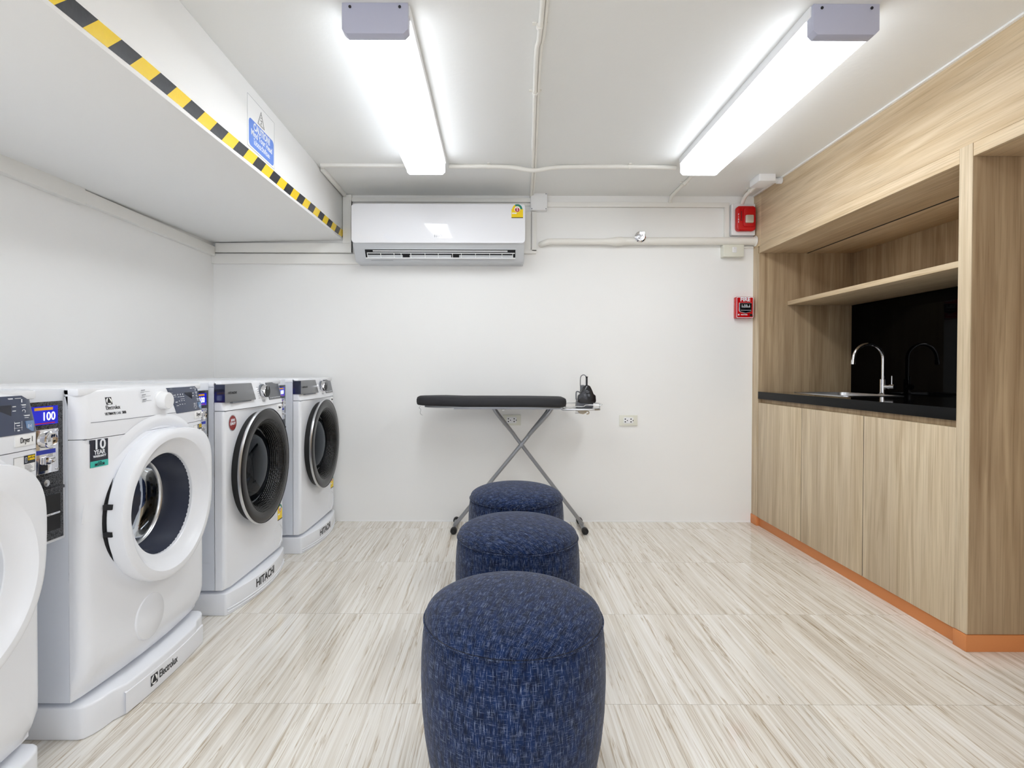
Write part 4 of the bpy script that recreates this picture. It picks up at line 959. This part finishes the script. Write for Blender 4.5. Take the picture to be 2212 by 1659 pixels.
def washer(label, loc, name_s):
    W = 0.60; z0, z1 = 0.105, 0.957
    t = thing('washing_machine', label, 'washing machine', loc)
    machine_shell(t, W, 0.60, z0, z1)
    def xf(y, z):
        x = 0.004 * (1 - (y/0.30)**2)
        if z > 0.845: x -= 0.018 + 0.02*(z-0.845)/0.11
        return x
    def xf2(y, z): return 0.012 * (1 - (y/0.30)**2) - 0.022*(z-0.84)/0.11
    dz = 0.567
    panel_hole(W, z0, 0.8365, 0, dz, 0.225, lambda y, z: 0.004*(1-(y/0.3)**2), -0.042, R=0.014).build('front_panel', 'white', t, ang=50)
    con = sheet(W, 0.8395, z1-0.001, xf2, -0.042, R=0.012, tR=0.006).build('control_panel', 'white', t, ang=50)
    bx('panel_gap', 'seam', -0.04, -0.003, -W/2+0.01, W/2-0.01, 0.8355, 0.8405, t)
    # detergent drawer
    dw = MB().add([(-0.040, -0.301, 0.873), (0.006, -0.301, 0.873), (-0.008, -0.301, 0.948), (-0.040, -0.301, 0.948), (-0.040, -0.048, 0.873), (0.0175, -0.048, 0.873), (0.000, -0.056, 0.948), (-0.040, -0.056, 0.948)],
                  [(0,1,2,3), (7,6,5,4), (0,4,5,1), (1,5,6,2), (2,6,7,3), (3,7,4,0)])
    # insert a mid front to follow the bow
    dwo = dw.build('detergent_drawer', 'drawer', con, 0.002)
    bx('drawer_side_trim', mat('dark_chrome_trim', srgb(70, 74, 92), 0.1, metal=0.7), -0.040, 0.003, -0.3022, -0.3005, 0.874, 0.946, dwo)  # a blue reflection is put into the dark trim colour
    text('brand_lettering', 'HITACHI', 0.0135, (0.0045, -0.240, 0.911), '+x', 'print_k', dwo, bold=0.0003, width=0.070)
    bx('drawer_grip', 'seam', -0.01, 0.010, -0.25, -0.08, 0.868, 0.873, dwo)
    kx = xf2(0.052, .906)
    MB().lathe([(0.034, -0.004), (0.034, 0.004), (0.031, 0.005)], (kx, 0.055, 0.906), 'x', 40).build('knob_ring', 'print_g', con)
    kn = MB().lathe([(0.0285, 0.0), (0.0285, 0.024), (0.026, 0.028), (0.0005, 0.028)], (kx, 0.055, 0.906), 'x', 40).build('program_knob', 'gasket', con)
    MB().lathe([(0.0292, 0.004), (0.0292, 0.0235), (0.0275, 0.0265)], (kx, 0.055, 0.906), 'x', 40).build('chrome_ring', 'chrome', kn)
    bx('knob_pointer', 'print_w', kx+0.0275, kx+0.0288, 0.054, 0.056, 0.914, 0.932, kn)
    its = []
    for k in range(6): its.append((0.004, 0.926-k*0.010, 0.018, 0.926-k*0.010, 0.0009)); its.append((0.093, 0.926-k*0.010, 0.102, 0.926-k*0.010, 0.0009))
    its += [(0.04, 0.944, 0.06, 0.944, 0.0008), (0.036, 0.864, 0.07, 0.864, 0.001), (0.04, 0.859, 0.066, 0.859, 0.001)]
    prints('program_marks', 'print_g', con, xf2(0.03, .9)+0.0002, [(a, b_, c, d, e, xf2(a, b_)+0.0004) for a, b_, c, d, e in its])
    ds = curved_plate(0.118, 0.110, 0.284, 0.276, 0.862, 0.945, xf2).build('display', 'screen', con)
    prints('display_marks', 'print_w', ds, 0, [(0.130+0.02*k, 0.871, 0.141+0.02*k, 0.871, 0.0015, xf2(0.135+0.02*k, 0.871)+0.0022) for k in range(7)])
    strip_label(t, 0, 0.250, 0.8165, name_s, lambda y, z: 0.004*(1-(y/0.3)**2))
    # door
    MB().lathe([(0.246, -0.01), (0.248, 0.003), (0.250, 0.030), (0.256, 0.036)], (0, 0, dz), 'x', 80).build('door_seal', 'gasket', t)
    dr = MB().lathe([(0.256, 0.030), (0.262, 0.034), (0.2645, 0.040), (0.262, 0.0455), (0.246, 0.049), (0.225, 0.0495), (0.212, 0.047)], (0, 0, dz), 'x', 96).build('door', 'ring', t, ang=60)
    MB().lathe([(0.2575, 0.0315), (0.2665, 0.036), (0.2665, 0.041), (0.2615, 0.0465)], (0, 0, dz), 'x', 96).build('silver_rim', 'silver', dr)
    MB().lathe([(0.213, 0.0475), (0.204, 0.044), (0.194, 0.036), (0.184, 0.022), (0.176, 0.002), (0.172, -0.02)], (0, 0, dz), 'x', 96).build('dimpled_ring', 'dimple', dr)
    MB().lathe([(0.172, -0.018), (0.168, -0.020), (0.160, -0.018), (0.152, -0.035), (0.142, -0.07), (0.135, -0.085)], (0, 0, dz), 'x', 72).build('glass_flange', mat('smoked_clear_plastic', srgb(38, 48, 60), 0.06, spec=0.8), dr)
    MB().lathe([(0.162, -0.016), (0.150, -0.004), (0.12, 0.010), (0.08, 0.020), (0.04, 0.025), (0.0008, 0.026)], (0, 0, dz), 'x', 72).build('door_glass', 'glass_dark', dr)
    MB().lathe([(0.138, -0.08), (0.12, -0.10), (0.08, -0.115), (0.0008, -0.12)], (0, 0, dz), 'x', 72).build('inner_glass', 'glass_dark', dr)
    MB().lathe([(0.225, -0.008), (0.176, -0.022), (0.165, -0.05), (0.16, -0.13), (0.235, -0.14), (0.245, -0.15), (0.245, -0.48), (0.0008, -0.50)], (0, 0, dz-0.01), 'x', 64).build('drum', 'drum', t)
    MB().lathe([(0.168, -0.09), (0.158, -0.085), (0.155, -0.095), (0.165, -0.11)], (0, 0, dz), 'x', 64).build('drum_lip', 'steel', t)
    # filter hatch and stickers
    X = 0.002
    MB().lathe([(0.0555, -0.003), (0.0555, 0.0012), (0.053, 0.0012), (0.053, -0.003)], (X, 0.228, 0.170), 'x', 40).lathe([(0.0005, 0.0018), (0.005, 0.0018), (0.006, -0.002)], (X, 0.192, 0.155), 'x', 16).build('filter_hatch', 'white', t)
    energy(t, X, '+x', 0.055, 0.088, (0.252, 0.243))
    return t
def coin_box(label, loc, g):
    """white housing between two machines; face looks out at +x; width g"""
    t = thing('coin_box', label, 'coin box', loc)
    bx('housing', 'whiteside', -0.30, 0.0, -g/2+0.001, g/2-0.001, 0.556, 0.955, t, 0.002)
    bx('stand', 'whiteside', -0.42, -0.24, -g/2+0.004, g/2-0.004, 0, 0.556, t, 0.002)
    w_ = g/2-0.014
    pn = MB().box(0.0, 0.006, -w_, w_, 0.585-0.02, 0.925).build('face_panel', 'speckle', t, 0.001)
    ds = MB().box(0.005, 0.009, -w_+0.004, w_-0.020, 0.867, 0.914).build('credit_display', 'blueled', pn)
    bx('amber_band', 'amber', 0.009, 0.0095, -w_+0.010, w_-0.036, 0.904, 0.911, ds)
    text('digits', '100', 0.030, (0.0100, 0.001, 0.887), '+x', 'led_w', ds, bold=0.0002, width=0.036)
    bx('red_line', 'red', 0.009, 0.0095, -w_+0.010, w_-0.030, 0.8695, 0.872, ds)
    cm = MB().box(0.006, 0.010, -w_+0.006, w_-0.020, 0.742, 0.855).build('coin_mechanism', 'chrome', pn, 0.001)
    MB().lathe([(0.021, 0.0), (0.021, 0.012), (0.018, 0.014), (0.013, 0.011), (0.0005, 0.011)], (0.010, -0.006, 0.829), 'x', 28).build('coin_slot_knob', 'chrome', cm)
    bx('blue_label', 'bluelabel', 0.010, 0.0106, -w_+0.010, w_-0.030, 0.792, 0.803, cm)
    MB().box(0.010, 0.020, -0.02, 0.012, 0.765, 0.785).box(0.010, 0.028, -0.012, 0.004, 0.770, 0.778).build('reject_lever', 'chrome', cm, 0.002)
    bx('coin_chute', 'gap', 0.0098, 0.0108, -0.026, -0.004, 0.750, 0.764, cm)
    for (a, b_) in ((w_-0.024, 0.849), (w_-0.024, 0.748)): MB().lathe([(0.003, 0.01), (0.003, 0.012)], (0, a, b_), 'x', 10, caps=(True, True)).build('screw', 'silver', cm)
    MB().lathe([(0.009, 0.0), (0.009, 0.010), (0.0005, 0.011)], (0.005, -0.012, 0.718), 'x', 20).build('key_lock', 'silver', pn)
    bx('dividing_ridge', 'speckle', 0.005, 0.010, -w_, w_, 0.694, 0.702, pn, 0.001)
    cup = MB().box(0.005, 0.0075, -w_+0.01, w_-0.012, 0.590, 0.682).build('return_cup', 'gasket', pn)
    bx('cup_bar', 'chrome', 0.0075, 0.016, -w_+0.014, w_-0.022, 0.632, 0.638, cup, 0.002)
    return t
def pedestal(kind, label, loc, brand):
    t = thing('machine_pedestal', label, 'pedestal', loc)
    if kind == 'e':
        fr = [(-0.60, -0.298), (-0.045, -0.298)] + [(-0.045 + 0.040*math.sin(math.radians(a)) , -0.298 + 0.10*(1-math.cos(math.radians(a)))) for a in (20, 40, 60, 80)]
        fr += [(0.022 * (1-(y/0.30)**2) - 0.002, y) for y in [-0.18+0.36*i/14 for i in range(15)]]
        fr += [(p[0], -p[1]) for p in fr[:6][::-1]]
    else:
        fr = [(-0.60, -0.298), (-0.002, -0.298), (0.004, -0.294)] + [(0.045 * (1-(y/0.30)**2) + 0.004, y) for y in [-0.28+0.56*i/20 for i in range(21)]] + [(0.004, 0.294), (-0.002, 0.298), (-0.60, 0.298)]
    MB().prism(fr, 'z', 0.0, 0.090).build('base', 'white', t, 0.006, 3)
    ft = MB()
    bx('top_recess', 'white', -0.58, -0.10, -0.26, 0.26, 0.088, 0.1045, t)
    face = MB(); pts = [(p[0], p[1]) for p in fr if p[0] > -0.01]
    if kind == 'e':
        sub = [(0.022*(1-(y/0.30)**2), y) for y in [-0.19+0.42*i/16 for i in range(17)]]
        vs = []
        for x, y in sub:
            vs += [(x-0.004, y, 0.004), (x, y, 0.006), (x, y, 0.066), (x-0.004, y, 0.069)]
        face.add(vs, [(i*4+k, i*4+k+1, i*4+5+k, i*4+4+k) for i in range(16) for k in range(3)]).build('face_plate', 'white', t)
        lx = 0.0012
        pf_ = lambda y, z: 0.022*(1-(y/0.30)**2)
        conform(logo_E(t, 0.0004, -0.072, 0.040, 0.032), pf_)
        conform(text('brand_lettering', 'Electrolux', 0.034, (0.0006, 0.000, 0.040), '+x', 'print_k', t, bold=0.0004, width=0.096), pf_)
    else:
        for k, z in enumerate((0.014, 0.026)):
            vs = []
            for i in range(27):
                y = -0.292 + 0.584*i/26; x = 0.045*(1-(y/0.30)**2) + 0.0045
                vs += [(x-0.003, y, z-0.002), (x+0.0022, y, z-0.001), (x+0.0022, y, z+0.001), (x-0.003, y, z+0.003)]
            face.add(vs, [(i*4+k2, i*4+(k2+1)%4, i*4+4+(k2+1)%4, i*4+4+k2) for i in range(26) for k2 in range(4)])
        face.build('front_ridges', 'white', t)
        conform(text('brand_lettering', 'HITACHI', 0.050, (0.0046, -0.02, 0.058), '+x', 'print_k', t, bold=0.0012, width=0.18), lambda y, z: 0.045*(1-(y/0.30)**2))
    return t
XD = -1.112
dryer('white tumble dryer marked Dryer 1, cut off by the left edge', (XD, 1.015, 0), 'Dryer 1')
dryer('white tumble dryer marked Dryer 2 with white round door, second in the row', (XD, 1.745, 0), 'Dryer 2')
washer('white washing machine with black round door and red round sticker, third in the row', (-1.107, 2.487, 0), 'Washer 1')
w1 = [o for o in C.objects if o.get('label', '').startswith('white washing machine with black round door and red')][0]
rs = MB().lathe([(0.034, -0.001), (0.034, 0.0014)], (0.0009, -0.236, 0.785), 'x', 28, caps=(True, True)).build('quality_sticker', 'silver', w1)
MB().lathe([(0.0305, 0.0), (0.0305, 0.0020)], (0.0009, -0.236, 0.785), 'x', 28, caps=(True, True)).build('red_disc', 'redpaper', rs)
text('lettering', 'JAPAN\nQUALITY', 0.0145, (0.0033, -0.236, 0.789), '+x', 'print_w', rs, bold=0.0004, width=0.046)
washer('white washing machine with black round door farthest back beside the wall', (-1.068, 3.228, 0), 'Washer 2')
pedestal('e', 'white branded pedestal under the dryer cut off by the left edge', (XD+0.022, 1.015, 0), 'E')
pedestal('e', 'white pedestal marked Electrolux under the second dryer', (XD+0.022, 1.745, 0), 'E')
pedestal('h', 'white bowed pedestal marked HITACHI under the washing machine with red sticker', (-1.107, 2.487, 0), 'H')
pedestal('h', 'white bowed pedestal marked HITACHI under the farthest washing machine', (-1.068, 3.228, 0), 'H')
coin_box('black speckled coin box with lit 100 display between the two dryers', (-1.160, 1.380, 0), 0.13)
coin_box('coin box between the second dryer and the first washing machine', (-1.170, 2.116, 0), 0.142)
coin_box('coin box half hidden between the two washing machines', (-1.150, 2.8575, 0), 0.141)
